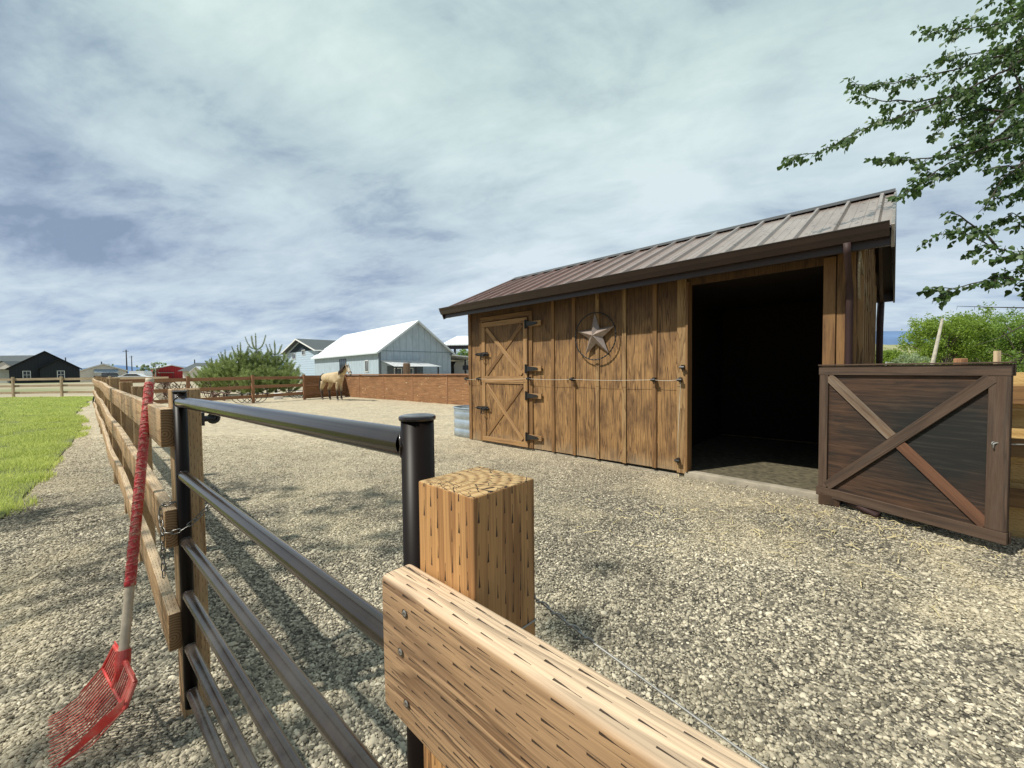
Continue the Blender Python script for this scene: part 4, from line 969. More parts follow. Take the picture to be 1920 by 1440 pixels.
# plywood arena wall
m_pan, nt, b = newmat('weathered_red_plywood'); uv = uvc(nt)
g1 = noise(nt, mapping(nt, uv, (1.5, 22, 1)), 1.0, 6, 0.65, 0.5); g2 = noise(nt, uv, 1.6, 6, 0.6)
col = mixc(nt, rmap(nt, g1, 0.3, 0.7), (0.15, 0.070, 0.028), (0.38, 0.190, 0.080)); col = mixc(nt, rmap(nt, g2, 0.45, 0.7, 0, 0.5), col, (0.13, 0.055, 0.022))
vo = nd(nt, 'TexVoronoi', {'Vector': mapping(nt, uv, (6.0, 6.0, 1)), 'Scale': 1.0, 'Randomness': 0.9}, 0); rc = nd(nt, 'SeparateColor', {0: vo.node.outputs[1]})
spk = mth(nt, 'MULTIPLY', mth(nt, 'LESS_THAN', vo, mth(nt, 'MULTIPLY', rc, 0.21)), mth(nt, 'GREATER_THAN', noise(nt, mapping(nt, uv, (1, 1, 1)), 2.6, 2), 0.44))
wsp = mth(nt, 'MULTIPLY', mth(nt, 'GREATER_THAN', noise(nt, mapping(nt, uv, (2.2, 14, 1)), 1.0, 6, 0.7, 1.2), 0.62), 0.5)
col = mixc(nt, mth(nt, 'MAXIMUM', spk, wsp), col, (0.58, 0.42, 0.24)); setin(nt, b, 'Base Color', col); setin(nt, b, 'Roughness', 0.85)
pd = Vector((0.749, -0.6626, 0)).normalized(); pn = Vector((-pd.y*-1, 0, 0)); pn = Vector((pd.y, -pd.x, 0))
pw = thing('plywood_arena_wall', 'low reddish plywood wall with a top rail along the far side of the arena', 'fence', CB)
joints = [0.0, 1.5, 3.92, 6.34, 8.76, 11.18, 13.6]
for i, (a, c) in enumerate(zip(joints[:-1], joints[1:])):
    board('panel', CB+pd*(a+0.004)+Vector((0,0,0.60)), CB+pd*(c-0.004)+Vector((0,0,0.60)), 1.18, 0.019, [m_pan], pw, bev=0.0)
    for s in ((c,) if i < 5 else ()):
        P = CB+pd*s+pn*0.012*(1 if pn.dot(-CB) > 0 else -1); board('batten', P+Vector((0,0,0.01)), P+Vector((0,0,1.17)), 0.07, 0.022, [m_red, m_redend], pw, up=pd)
    board('post', CB+pd*(c)-pn*0.07*(1 if pn.dot(-CB) > 0 else -1), CB+pd*c-pn*0.07*(1 if pn.dot(-CB) > 0 else -1)+Vector((0,0,1.20)), 0.10, 0.09, [m_red, m_redend], pw, up=pd)
    board('cap_rail', CB+pd*(a+0.002)+Vector((0,0,1.225)), CB+pd*(c-0.002)+Vector((0,0,1.225)), 0.05, 0.15, [m_red, m_redend], pw)
for s0, s1 in ((s_[3]+0.02, BL-0.01),):
    board('panel', CA+bd*s0-bn*0.11+Vector((0,0,0.60)), CA+bd*s1-bn*0.11+Vector((0,0,0.60)), 1.10, 0.019, [m_pan], pw, bev=0.0)
# pale far-left fence
ff = thing('far_left_fence', 'pale bleached rail fence beyond the lawn in front of the black house', 'fence', (-25.0, 24.6, 0))
xs_ = [-24.9-3.0*k for k in range(6)]
for i, x in enumerate(xs_):
    board('post', (x, 24.6, -0.05), (x, 24.6, 1.28), 0.10, 0.10, [m_pale, m_redend], ff, up=(1,0,0))
for hh in (1.20, 0.78, 0.38):
    for a, c in zip(xs_[:-1], xs_[1:]):
        board('rail', (a, 24.68, hh-0.07+random.uniform(-0.02,0.02)), (c+0.02, 24.68, hh-0.07+random.uniform(-0.02,0.02)), 0.14, 0.038, [m_pale, m_redend], ff)
# a stretch joining it to the arena corner
board('rail', (-24.9, 24.66, 1.13), (-21.5, 24.9, 1.13), 0.14, 0.038, [m_pale, m_redend], ff)
# right-hand fence behind the open stall door
m_bright = wood('yellow_treated_board', (0.74, 0.50, 0.20), (0.48, 0.28, 0.09), 0.75, contour=3, cscale=(1.0, 14), incised=0.7)
rf = thing('right_fence', 'bright incised boards and dark timber rails behind the open stall door', 'fence', (3.9, 3.0, 0))
Q = Vector((3.93, 3.02, 0)); qd = -d2; qn = -n2
for k in range(9):
    z0 = 0.02+k*0.142
    board('backing_board', Q+qd*-0.62+Vector((0,0,z0+0.07)), Q+qd*2.9+Vector((0,0,z0+0.07)), 0.1405, 0.019, [m_bright, m_lumend], rf, bev=0.001)
for s in (-0.62, 0.62, 1.9, 2.9):
    board('post', Q+qd*s+qn*0.060, Q+qd*s+qn*0.060+Vector((0,0,1.28)), 0.089, 0.089, [m_lum, m_lumend], rf, up=qd)
for hh in (1.20, 0.80, 0.42):
    board('rail', Q+qd*-0.5+qn*0.125+Vector((0,0,hh-0.07)), Q+qd*2.9+qn*0.125+Vector((0,0,hh-0.07)), 0.14, 0.038, [m_batt, m_lumend], rf)
# ================================================================== background buildings
def siding(name, c, vertical=True, pitch=0.4, var=0.12, rough=0.8, edge=0.6, dirt=None):
    m, nt, b = newmat(name); uv = uvc(nt); sx = nd(nt, 'SeparateXYZ', {'Vector': uv}); s = sx if vertical else sx.node.outputs[1]
    fr = mth(nt, 'FRACT', mth(nt, 'DIVIDE', s, pitch)); ln = mth(nt, 'LESS_THAN', fr, 0.10)
    n = noise(nt, mapping(nt, uv, (3, 0.5, 1) if vertical else (0.5, 3, 1)), 1.6, 6, 0.65)
    col = mixc(nt, rmap(nt, n, 0.3, 0.7), tuple(x*(1-var) for x in c), tuple(min(1, x*(1+var)) for x in c))
    if dirt: col = mixc(nt, rmap(nt, noise(nt, uv, 0.7, 6, 0.7), 0.5, 0.75, 0, 0.7), col, dirt)
    col = mixc(nt, ln, col, tuple(x*edge for x in c)); setin(nt, b, 'Base Color', col); setin(nt, b, 'Roughness', rough)
    bump(nt, b, mth(nt, 'MULTIPLY', ln, -1), 0.02); return m
m_black = siding('black_board_siding', (0.012, 0.016, 0.022), edge=2.2, rough=0.7)
m_blackroof = plain('black_roof', (0.015, 0.017, 0.02), 0.7, var=0.3, scale=2)
m_greyroof = plain('grey_shingle_roof', (0.075, 0.09, 0.095), 0.9, var=0.2, scale=4)
m_whitetrim = plain('white_trim', (0.78, 0.78, 0.75), 0.5, var=0.04)
m_white = siding('white_siding', (0.74, 0.70, 0.62), False, 0.25, 0.05, edge=0.85)
m_sage = siding('pale_green_siding', (0.42, 0.47, 0.42), False, 0.25, 0.05, edge=0.85)
m_whiteroof = siding('white_metal_roof', (0.84, 0.86, 0.87), True, 0.9, 0.04, 0.4, edge=0.93)
m_blue = siding('blue_grey_metal_siding', (0.40, 0.48, 0.54), True, 0.9, 0.14, edge=0.80, dirt=(0.28, 0.35, 0.40))
m_bluelap = siding('blue_grey_lap_siding', (0.43, 0.54, 0.64), False, 0.42, 0.07, edge=0.55)
m_redb = siding('red_barn_siding', (0.42, 0.028, 0.03), True, 0.5, 0.12, edge=0.45)
m_glass, nt, b = newmat('window_glass'); setin(nt, b, 'Base Color', (0.03, 0.04, 0.05)); setin(nt, b, 'Roughness', 0.08)
m_shadebeam = plain('dark_beam', (0.03, 0.03, 0.035), 0.9)
def addquad_uv(o, fn):
    ul = o.data.uv_layers.new(name='UVMap'); me = o.data
    ul.data.foreach_set('uv', np.array([c for p in me.polygons for li in p.loop_indices for c in fn(me.vertices[me.loops[li].vertex_index].co, p.normal)], np.float32))
def gable(name, label, cat, A, wv, lv, eave, apex, wallm, roofm, oh=0.4, trim=None, gablem=None, thick=0.14, z0=0.0, walls=True, group=None):
    """A: near corner; gable wall runs A..A+wv, the house goes back along lv"""
    A = Vector((A[0], A[1], 0)); wv = Vector((wv[0], wv[1], 0)); lv = Vector((lv[0], lv[1], 0))
    t = thing(name, label, cat, A, math.atan2(wv.y, wv.x), group); w = wv.length; l = lv.length
    ls = 1 if (wv.x*lv.y-wv.y*lv.x) > 0 else -1
    V = [(0,0,z0),(w,0,z0),(w,0,eave),(w/2,0,apex),(0,0,eave),(0,ls*l,z0),(w,ls*l,z0),(w,ls*l,eave),(w/2,ls*l,apex),(0,ls*l,eave)]
    if walls:
        o = mk('wall', V, [(0,1,2,3,4),(9,8,7,6,5),(0,4,9,5),(1,6,7,2)], [wallm], t, None, False)
        addquad_uv(o, lambda c, n: ((c.x if abs(n.y) > abs(n.x) else c.y), c.z))
    k = (apex-eave)/(w/2); V = []; Fc = []
    for s in (-1, 1):
        n = len(V)
        for y in (-ls*oh, ls*(l+oh)):
            for (x, z) in ((w/2, apex+0.03), (w/2+s*(w/2+oh), eave-oh*k+0.03)):
                V += [(x, y, z+thick), (x, y, z)]
        Fc += [(n, n+2, n+6, n+4), (n+1, n+5, n+7, n+3), (n+2, n+3, n+7, n+6), (n, n+1, n+3, n+2), (n+4, n+6, n+7, n+5)]
    r = mk('roof', V, Fc, [roofm], t, None, False); addquad_uv(r, lambda c, n: (c.y, c.x))
    if trim:
        for s in (-1, 1):
            a = WM[t.name] @ Vector((w/2, -ls*(oh+0.03), apex+0.03)); c = WM[t.name] @ Vector((w/2+s*(w/2+oh+0.02), -ls*(oh+0.03), eave-(oh+0.02)*k+0.03))
            board('rake_trim', a, c, 0.22, 0.06, [trim], r, True, bev=0)
        for s in (-1, 1):
            a = WM[t.name] @ Vector((w/2+s*(w/2+oh+0.03), -ls*oh, eave-oh*k+0.05)); c = WM[t.name] @ Vector((w/2+s*(w/2+oh+0.03), ls*(l+oh), eave-oh*k+0.05))
            board('gutter', a, c, 0.18, 0.06, [trim], r, True, bev=0)
    return t, w, l, ls
def win(t, x, z0, z1, w, face='front', ls=1, W_=0, frame=m_whitetrim, mull=1, cross=True, off=0.0):
    """window on the gable wall (front) or on the side wall x=0 (side)"""
    fw = 0.09; xc = x
    def B(nm, a, c, wd, th, m, par): return board(nm, WM[t.name] @ Vector(a), WM[t.name] @ Vector(c), wd, th, [m], par, True, up=(0,0,1) if abs(a[2]-c[2]) < 1e-6 else tuple((WM[t.name].to_3x3() @ (Vector((1,0,0)) if face == 'front' else Vector((0,1,0))))), bev=0)
    def p(u, d, z):
        d += off; return (u, -ls*d, z) if face == 'front' else (-d if W_ == 0 else W_+d, u, z)
    fr = B('window', p(x-w/2, 0.04, z0+fw/2), p(x+w/2, 0.04, z0+fw/2), fw, 0.08, frame, t)
    B('frame', p(x-w/2, 0.04, z1-fw/2), p(x+w/2, 0.04, z1-fw/2), fw, 0.08, frame, fr)
    for u in (x-w/2+fw/2, x+w/2-fw/2): B('frame', p(u, 0.042, z0), p(u, 0.042, z1), fw, 0.08, frame, fr)
    B('pane', p(x-w/2, 0.02, (z0+z1)/2), p(x+w/2, 0.02, (z0+z1)/2), z1-z0-0.02, 0.02, m_glass, fr)
    for i in range(mull): u = x-w/2+w*(i+1)/(mull+1); B('mullion', p(u, 0.035, z0), p(u, 0.035, z1), 0.05, 0.05, frame, fr)
    if cross: B('mullion', p(x-w/2, 0.036, (z0+z1)/2), p(x+w/2, 0.036, (z0+z1)/2), 0.06, 0.05, frame, fr)
    return fr

# black house
def X_(px, Y): return (px-960)/F*Y
def wallhit(A, wv, px):   # metres along a wall for the column px of the photograph
    k = (px-960)/F; n = math.hypot(*wv); ux, uy = wv[0]/n, wv[1]/n; return (k*A[1]-A[0])/(ux-k*uy)
def facing(px0, px1, Y, ux, uy):
    A = (X_(px0, Y), Y); L = wallhit(A, (ux, uy), px1); return A, (ux*L, uy*L), L
A, wv, L = facing(18, 150, 72, .68, .733)
t, w, l, ls = gable('black_house', 'single storey black house with two white framed windows and low gables', 'house', A, wv, (-.733*13, .68*13), 2.75, 5.85, m_black, m_blackroof, 0.4)
gx = wallhit(A, wv, 77)
V = [(gx,-1.2,0),(w,-1.2,0),(w,-1.2,2.65),((gx+w)/2-0.2,-1.2,4.3),(gx,-1.2,2.65),(gx,-0.01,0),(w,-0.01,0),(w,-0.01,2.65),((gx+w)/2-0.2,-0.01,4.3),(gx,-0.01,2.65)]
o = mk('front_gable', V, [(0,1,2,3,4),(0,4,9,5),(1,6,7,2)], [m_black], t, None, False); addquad_uv(o, lambda c, n: (c.x if abs(n.y) > .5 else c.y, c.z))
am = (gx+w)/2-0.2
V = []; Fc = []
for s, xe, ze in ((-1, gx-0.35, 2.5), (1, w+0.35, 2.5)):
    n = len(V)
    for y in (-1.55, 0.4): V += [(am, y, 4.45), (am, y, 4.33), (xe, y, ze+0.1), (xe, y, ze)]
    Fc += [(n, n+2, n+6, n+4), (n+1, n+5, n+7, n+3), (n, n+1, n+3, n+2), (n+2, n+3, n+7, n+6)]
mk('roof', V, Fc, [m_blackroof], t, None, False)
win(t, wallhit(A, wv, 51), 0.75, 2.25, 0.98, ls=ls)
win(t, wallhit(A, wv, 115.5), 0.75, 2.25, 0.98, ls=ls, off=1.2)
tube('vent_pipe', [WM[t.name]@Vector((w*0.79, 3, 3.0)), WM[t.name]@Vector((w*0.79, 3, 4.9))], 0.09, m_blackroof, t)
# its pale wing with a long grey roof
wg = thing('grey_roof_house', 'pale house wing with long grey roof at the left edge beside the black house', 'house', (-110, 76.0, 0))
o = Geo().box((0,0.6,0), (15.6, 9, 2.7)).build('wall', m_sage, wg, None, False); addquad_uv(o, lambda c, n: (c.x, c.z))
Geo().add([(-1,0,2.75),(15.9,0,2.75),(15.9,5,5.5),(-1,5,5.5),(-1,10,2.75),(15.9,10,2.75),(-1,0,2.6),(15.9,0,2.6)], [(0,1,2,3),(3,2,5,4),(1,5,2),(6,7,1,0)]).build('roof', m_greyroof, wg, None, False)
Geo().add([(13.0,-1.0,2.65),(16.6,-1.0,2.65),(14.2,-1.0,4.0),(11.8,-1.0,3.4),(11.8,-1.0,2.65)], [(0,1,2,3,4)]).build('gable_front', m_white, wg, None, False)
Geo().add([(14.1,-1.2,4.2),(16.9,-1.2,2.65),(16.9,3,2.65),(14.1,3,4.2),(11.0,-1.2,2.65),(11.0,3,2.65)], [(0,1,2,3),(0,3,5,4)]).build('porch_roof', m_greyroof, wg, None, False)

# white bungalow
A, wv, L = facing(150, 238, 95, .70, .714)
t, w, l, ls = gable('white_bungalow', 'low white bungalow with pale blue awning between black house and poles', 'house', A, wv, (-.714*11, .70*11), 2.4, 4.0, m_white, m_greyroof, 0.3, trim=m_whitetrim)
aw = Geo().add([(w*0.30,-0.05,2.75),(w*0.82,-0.05,2.75),(w*0.82,-1.0,1.95),(w*0.30,-1.0,1.95)], [(0,1,2,3),(3,2,1,0)]).build('awning', plain('awning', (0.42,0.52,0.62), 0.6), t, None, False)
Geo().box((w*0.36,-0.06,0.05), (w*0.76,-0.01,1.85)).build('garage_door', m_whitetrim, t, None, False)
tube('vent_pipe', [WM[t.name]@Vector((w*0.46,3,3.5)), WM[t.name]@Vector((w*0.46,3,4.7))], 0.12, m_greyroof, t)
# red barn
A, wv, L = facing(292, 352, 108, .64, .768)
t, w, l, ls = gable('red_barn', 'small red metal barn with white trimmed low gable', 'barn', A, wv, (-.768*6.5, .64*6.5), 2.95, 3.85, m_redb, m_whitetrim, 0.12, trim=m_whitetrim)
Geo().box((-0.06,-0.10,0), (0.14,-0.02,2.95)).build('corner_trim', m_whitetrim, t, None, False); Geo().box((w-0.14,-0.10,0), (w+0.06,-0.02,2.95)).build('corner_trim', m_whitetrim, t, None, False)
Geo().box((0.5,-2.0,1.7), (3.6,-0.12,1.9)).build('lean_to', plain('lean_to_grey', (0.25,0.23,0.2), 0.9), t, None, False)
for x in (0.6, 3.3): Geo().box((x,-1.95,0), (x+0.12,-1.83,1.69)).build('post', m_shadebeam, t, None, False)

# dark roofed house behind it
Y = 98.0
dh = thing('dark_roof_house', 'far house with broad dark grey roof behind the red barn', 'house', (X_(333,Y), Y, 0))
o = Geo().box((0.5,1,0), (12.5,9,2.2)).build('wall', m_white, dh, None, False); addquad_uv(o, lambda c, n: (c.x, c.z))
Geo().add([(0,0,2.1),(13,0,2.1),(13,5,4.2),(0.6,5,4.2),(0,10,2.1),(13,10,2.1)], [(0,1,2,3),(3,2,5,4),(0,3,4),(1,5,2)]).build('roof', m_greyroof, dh, None, False)
tube('chimney_pipe', [Vector((X_(333,Y)+0.4, Y+5, 3.5)), Vector((X_(333,Y)+0.4, Y+5, 5.1))], 0.12, m_shadebeam, dh)
t, w, l, ls = gable('small_white_shed', 'tiny white roofed shed before the dark roofed far house', 'shed', (X_(358,90), 90), (2.2, 0.6), (-1.5+4.5, 4), 1.9, 2.9, m_white, m_whiteroof, 0.25)

# two storey blue-grey house
t, w, l, ls = gable('two_storey_house', 'two storey blue-grey house with dark roof left of the white-roofed barn', 'house', (-45.2, 80.0), (11.7, -11.0), (9.8, 10.3), 5.35, 7.55, m_bluelap, m_greyroof, 0.9, trim=m_whitetrim)
M1 = WM[t.name]
Geo().add([(1.7,-ls*0.04,5.35),(w-1.7,-ls*0.04,5.35),(w/2,-ls*0.04,7.3)], [(0,1,2),(2,1,0)]).build('gable_panel', plain('slate_gable', (0.055,0.085,0.11), 0.8), t, None, False)
for x, z0, z1, ww in ((4.2, 4.0, 5.1, 1.9), (9.2, 4.6, 5.6, 1.6), (4.0, 1.2, 2.2, 1.9)): win(t, x, z0, z1, ww, ls=ls, cross=False)
# white roofed blue barn
P = (-16.3, 49.0)
t, w, l, ls = gable('blue_grey_barn', 'large blue-grey barn with bright white metal roof and porch', 'barn', P, (7.71, 7.06), (-17.4, 19.0), 4.0, 7.9, m_blue, m_whiteroof, 0.45, trim=plain('pale_trim', (0.62,0.68,0.70), 0.5, var=0.05))
barn = t; MBn = WM[t.name]
# side wall faces the lens at local x=0
def bside(px): # distance along the side wall for a picture column
    k = (px-960)/F; ux, uy = -17.4/25.76, 19.0/25.76; return (k*49+16.3)/(ux-k*uy)
for px, z0, z1, ww, mu in ((644, 1.45, 3.3, 2.6, 2), (689, 1.35, 2.9, 1.1, 1)):
    s = bside(px); win(t, ls*s, z0, z1, ww, face='side', ls=ls, frame=plain('slate_frame', (0.04,0.06,0.08), 0.7) if px == 644 else m_whitetrim, mull=mu, cross=False)
Geo().box((0.0,-ls*0.03,3.95), (w,-ls*0.03+0.02,4.03)).build('girt_trim', plain('girt', (0.17,0.24,0.28), 0.8), t, None, False)
Geo().box((-0.10,-0.12,0), (0.16,0.10,4.0)).build('corner_trim', plain('corner_grey', (0.12,0.15,0.17), 0.7), t, None, False)
# porch on the gable end
g = Geo(); y1 = -ls*0.05; y2 = -ls*3.0
g.add([(0.1,y1,2.8),(5.2,y1,2.8),(7.0,y2,2.0),(0.5,y2,2.0)], [(0,1,2,3),(3,2,1,0)]); 
pr_ = g.build('porch_roof', m_whiteroof, t, None, False); addquad_uv(pr_, lambda c, n: (c.x, c.y))
for x in (0.8, 3.4, 6.6): Geo().box((x-0.07,y2*0.95-0.07,0), (x+0.07,y2*0.95+0.07,1.95)).build('porch_post', m_shadebeam, t, None, False)
Geo().box((1.0,min(y1-0.02,y1+0.02),0), (6.0,max(y1-0.02,y1+0.02),2.1)).build('porch_wall', plain('porch_shade_wall', (0.10,0.12,0.13), 0.9), t, None, False)
for x in (2.4, 4.0): win(t, x, 1.0, 1.85, 1.1, ls=ls*1, cross=False)
# open lean-to on its right side
g = Geo(); g.add([(w-0.1,-ls*0.4,3.72),(w+8,-ls*0.4,3.15),(w+8,ls*14,3.15),(w-0.1,ls*14,3.72),(w-0.1,-ls*0.4,3.58),(w+8,-ls*0.4,3.01),(w+8,ls*14,3.01),(w-0.1,ls*14,3.58)], [(0,1,2,3),(7,6,5,4),(0,4,5,1),(1,5,6,2)])
g.build('lean_to_roof', m_whiteroof, t, None, False)
for x in (w+2.5, w+7.5): Geo().box((x-0.1,-0.1,0), (x+0.1,0.1,3.0)).build('lean_to_post', m_shadebeam, t, None, False)
Geo().box((w+0.02,min(ls*8,ls*8.1),0.0), (w+8,max(ls*8,ls*8.1),3.0)).build('lean_to_wall', m_shadebeam, t, None, False)
# hay shed further right
hs = thing('hay_shed', 'open hay shed with white metal roof behind the barn', 'shed', (-13.5, 76.0, 0))
o = Geo().add([(0,0,6.5),(22,0,6.5),(22,7,8.7),(2.2,7,8.7),(0,0,6.3),(22,0,6.3),(22,14,6.5),(0,14,6.5)], [(0,1,2,3),(3,2,6,7),(4,5,1,0),(0,3,7)]).build('roof', m_whiteroof, hs, None, False); addquad_uv(o, lambda c, n: (c.x, c.y))
Geo().box((0.3,0.2,5.6), (21.7,0.5,6.29)).build('beam', m_shadebeam, hs, None, False)
for x in (2.6, 9, 15, 21): Geo().box((x-0.2,0.3,0), (x+0.2,0.7,5.59)).build('post', m_shadebeam, hs, None, False)
Geo().tube([(2.6,0.5,4.6),(1.2,0.5,5.6)], 0.12, 5).build('brace', m_shadebeam, hs, None, False)
# white trailer
tv = thing('white_trailer', 'white travel trailer with a dark window beyond the panel wall', 'trailer', (-9.0, 62, 0.45))
g = Geo(); g.add(*prism([(0,0),(7.5,0),(7.5,2.0),(7.2,2.35),(0.3,2.35),(0,1.9)], 0, 2.3)); g.build('body', m_whitetrim, tv, None, False)
Geo().box((1.35,-0.03,1.1), (2.35,-0.005,1.8)).build('window', m_glass, tv, None, False)
g = Geo(); g.tube([(1.8,0.1,-0.1),(1.8,0.35,-0.1)], 0.36, 16); g.build('wheel', m_ins, tv, None, False)

# ================================================================== cars
def car(name, label, cat, loc, rz_, paint, pickup=False):
    t = thing(name, label, cat, loc, rz_)
    if pickup: prof = [(-2.6,0.45),(2.5,0.45),(2.6,0.75),(2.5,1.0),(1.3,1.08),(0.75,1.65),(-0.5,1.68),(-0.65,1.12),(-2.6,1.12)]
    else: prof = [(-2.2,0.4),(2.2,0.4),(2.25,0.7),(2.1,0.88),(1.2,1.0),(0.5,1.42),(-1.0,1.45),(-1.75,1.05),(-2.2,0.98)]
    V, Fc = prism(prof, -0.85, 0.85); o = mk('body', V, Fc, paint, t, None, False)
    s = o.modifiers.new('b', 'BEVEL'); s.width = 0.06; s.segments = 2
    gl = [(1.15,1.08),(0.72,1.58),(-0.42,1.6),(-0.5,1.12)] if pickup else [(1.05,1.02),(0.45,1.36),(-0.95,1.38),(-1.5,1.05)]
    for y0, y1 in ((-0.87,-0.855), (0.855,0.87)): mk('window', *prism(gl, y0, y1), m_glass, t, None, False)
    for x in (-1.45, 1.45):
        for y in (-0.72, 0.72):
            wh = Geo().tube([(x,y-0.11,0.33),(x,y+0.11,0.33)], 0.34, 18).build('wheel', m_ins, t, None, False)
            Geo().tube([(x,y-0.13,0.33),(x,y+0.13,0.33)], 0.19, 12).build('rim', m_steelwire, wh, SMI(t), True)
    for y in (-0.62, 0.62): Geo().box(((2.56 if pickup else 2.2),y-0.15,0.72), ((2.62 if pickup else 2.27),y+0.15,0.86)).build('headlight', m_whitetrim, t, None, False)
    return t
def SMI(t): return WM[t.name]
m_cw = plain('white_car_paint', (0.72,0.74,0.75), 0.25, var=0.03); m_cb = plain('dark_car_paint', (0.02,0.022,0.026), 0.25, var=0.1)
car('white_car', 'white parked car right of the white bungalow', 'car', (X_(255,72), 72, 0.1), R(20), m_cw)
car('dark_pickup', 'dark pickup parked before the white bungalow', 'pickup truck', (X_(205,76), 76, 0.1), R(-12), m_cb, True)
bt = thing('box_trailer', 'small white box trailer parked behind the white car', 'trailer', (X_(243,82), 82, 0.4)); 
mk('body', *prism([(0,0),(3.0,0),(3.2,0.9),(2.9,1.7),(0,1.7)], 0, 1.8), m_cw, bt, None, False); Geo().tube([(1.4,-0.05,0),(1.4,0.15,0)], 0.34, 14).build('wheel', m_ins, bt, None, False)

# utility poles
m_pole = plain('creosote_pole', (0.055,0.05,0.05), 0.9, var=0.3)
for px, Yp, h, lab in ((239, 120, 8.9, 'taller utility pole beyond the white bungalow roof'), (248.5, 165, 9.2, 'shorter more distant utility pole right of the taller one')):
    t = thing('utility_pole', lab, 'utility pole', (X_(px,Yp), Yp, 0), 0, 'utility poles on the left horizon')
    b0 = Vector((X_(px,Yp), Yp, 0)); tube('pole', [b0, b0+Vector((0,0,h))], [0.19,0.13], m_pole, t, 8)
    board('crossarm', b0+Vector((-0.9,-0.2,h-0.5)), b0+Vector((0.9,-0.2,h-0.5)), 0.12, 0.1, [m_pole], t)

# ================================================================== foliage
def leaf_geo(C, size, droop=0.0, asp=0.6, npts=4):
    """random leaf quads (kite shaped) at centres C"""
    n = len(C); a = rng.normal(size=(n,3)); a /= np.linalg.norm(a, axis=1)[:,None]; bb = rng.normal(size=(n,3)); bb -= (bb*a).sum(1)[:,None]*a; bb /= np.linalg.norm(bb, axis=1)[:,None]
    s = size*rng.uniform(0.6,1.35,n)[:,None]; a = a*s; bb = bb*s*asp
    V = np.stack([C-a*0.5, C+bb*0.5-a*0.05, C+a*0.6, C-bb*0.5-a*0.05], 1).reshape(-1,3); i = np.arange(n)*4
    return V, np.stack([i,i+1,i+2,i+3], 1)
def clump_pts(n, c, r, sub=26, tight=0.27):
    """points in many small clumps spread over an ellipsoid shell"""
    d = rng.normal(size=(sub,3)); d /= np.linalg.norm(d,axis=1)[:,None]; rad = rng.uniform(0.45,1.02,sub)**0.6
    cc = np.array(c)+d*rad[:,None]*np.array(r); w = rng.dirichlet(np.ones(sub)*3); k = rng.choice(sub, n, p=w)
    dd = rng.normal(size=(n,3)); dd /= np.linalg.norm(dd,axis=1)[:,None]; rr_ = rng.random(n)**0.5
    return cc[k]+dd*rr_[:,None]*np.array(r)*tight*rng.uniform(0.7,1.3,n)[:,None], cc
def bushtree(name, label, cat, loc, h, r, nleaf, size, mat, bark, group=None, blobs=5, low=0.15, sub=24):
    t = thing(name, label, cat, loc, 0, group); P = []; CC = []
    for i in range(blobs):
        a = 6.28*i/blobs+rng.random(); rad = r*rng.uniform(0.15,0.55); zc_ = h*rng.uniform(0.45,0.75) if i else h*0.68
        c = (math.cos(a)*rad, math.sin(a)*rad, zc_); rr_ = (r*rng.uniform(0.5,0.65), r*rng.uniform(0.5,0.65), min(h-zc_, zc_)*rng.uniform(0.75,0.95))
        p, cc = clump_pts(nleaf//blobs, c, rr_, sub); P.append(p); CC.append(cc)
    # low skirts
    p, cc = clump_pts(nleaf//4, (0,0,h*0.3), (r*0.95, r*0.95, h*0.28), sub); P.append(p); CC.append(cc)
    P = np.concatenate(P); P = P[P[:,2] > low]; V, Fq = leaf_geo(P, size)
    mknp('crown', V+np.array(loc), Fq, mat, t)
    g = Geo(); L = Vector(loc); g.tube([L, L+Vector((0.05,0,h*0.25)), L+Vector((0,0.05,h*0.5))], [h*0.035,h*0.028,h*0.018], 8)
    for cc in CC:
        for k in range(0, len(cc), 4):
            e = Vector(cc[k])+L; s = L+Vector((0,0,h*rng.uniform(0.15,0.45))); m = s.lerp(e,0.5)+Vector((0,0,h*0.05)); g.tube([s,m,e], [h*0.012,h*0.008,h*0.003], 5)
    g.build('trunk', bark, t); return t
m_bark = plain('grey_bark', (0.13,0.11,0.09), 0.95, var=0.35, scale=12, bumpd=0.01)
m_lime = leafmat('lime_leaf', (0.055,0.115,0.014), (0.27,0.37,0.05), 0.35, 0.35)
m_mid = leafmat('mid_green_leaf', (0.07,0.14,0.02), (0.22,0.33,0.06), 0.35, 0.5)
m_sageleaf = leafmat('grey_green_leaf', (0.14,0.20,0.09), (0.33,0.40,0.22), 0.3, 0.5)
GR = 'leafy trees behind the stall door'
bushtree('broadleaf_tree', 'broad lime green tree behind the leaning pole', 'tree', (X_(1772,28), 28, 0), 5.1, 2.5, 15000, 0.13, m_lime, m_bark, GR, 6)
bushtree('broadleaf_tree', 'tallest bushy tree right of the leaning pole', 'tree', (X_(1800,31), 31, 0), 5.6, 3.0, 14000, 0.13, m_lime, m_bark, GR, 6)
bushtree('broadleaf_tree', 'yellow-green tree between the leaning pole and the pale post', 'tree', (X_(1860,29), 29, 0), 4.7, 2.7, 13000, 0.13, m_lime, m_bark, GR, 6)
bushtree('broadleaf_tree', 'dark shaded tree at the right edge of the picture', 'tree', (X_(1925,25), 25, 0), 5.0, 2.4, 12000, 0.12, m_mid, m_bark, GR, 6)
bushtree('bush', 'low light green bush beside the shed rear downspout', 'bush', (X_(1668,36), 36, 0), 3.2, 2.0, 7000, 0.13, m_lime, m_bark, None, 4)
bushtree('bush', 'grey-green bush under the left side of the broad tree', 'bush', (X_(1706,24), 24, 0), 2.2, 1.1, 4000, 0.09, m_sageleaf, m_bark, None, 3)
bushtree('broadleaf_tree', 'dark green tree seen under the hay shed roof', 'tree', (X_(868,100), 100, 0), 7.6, 2.6, 2500, 0.35, m_mid, m_bark)
SG = 'small sparse trees on the left horizon'
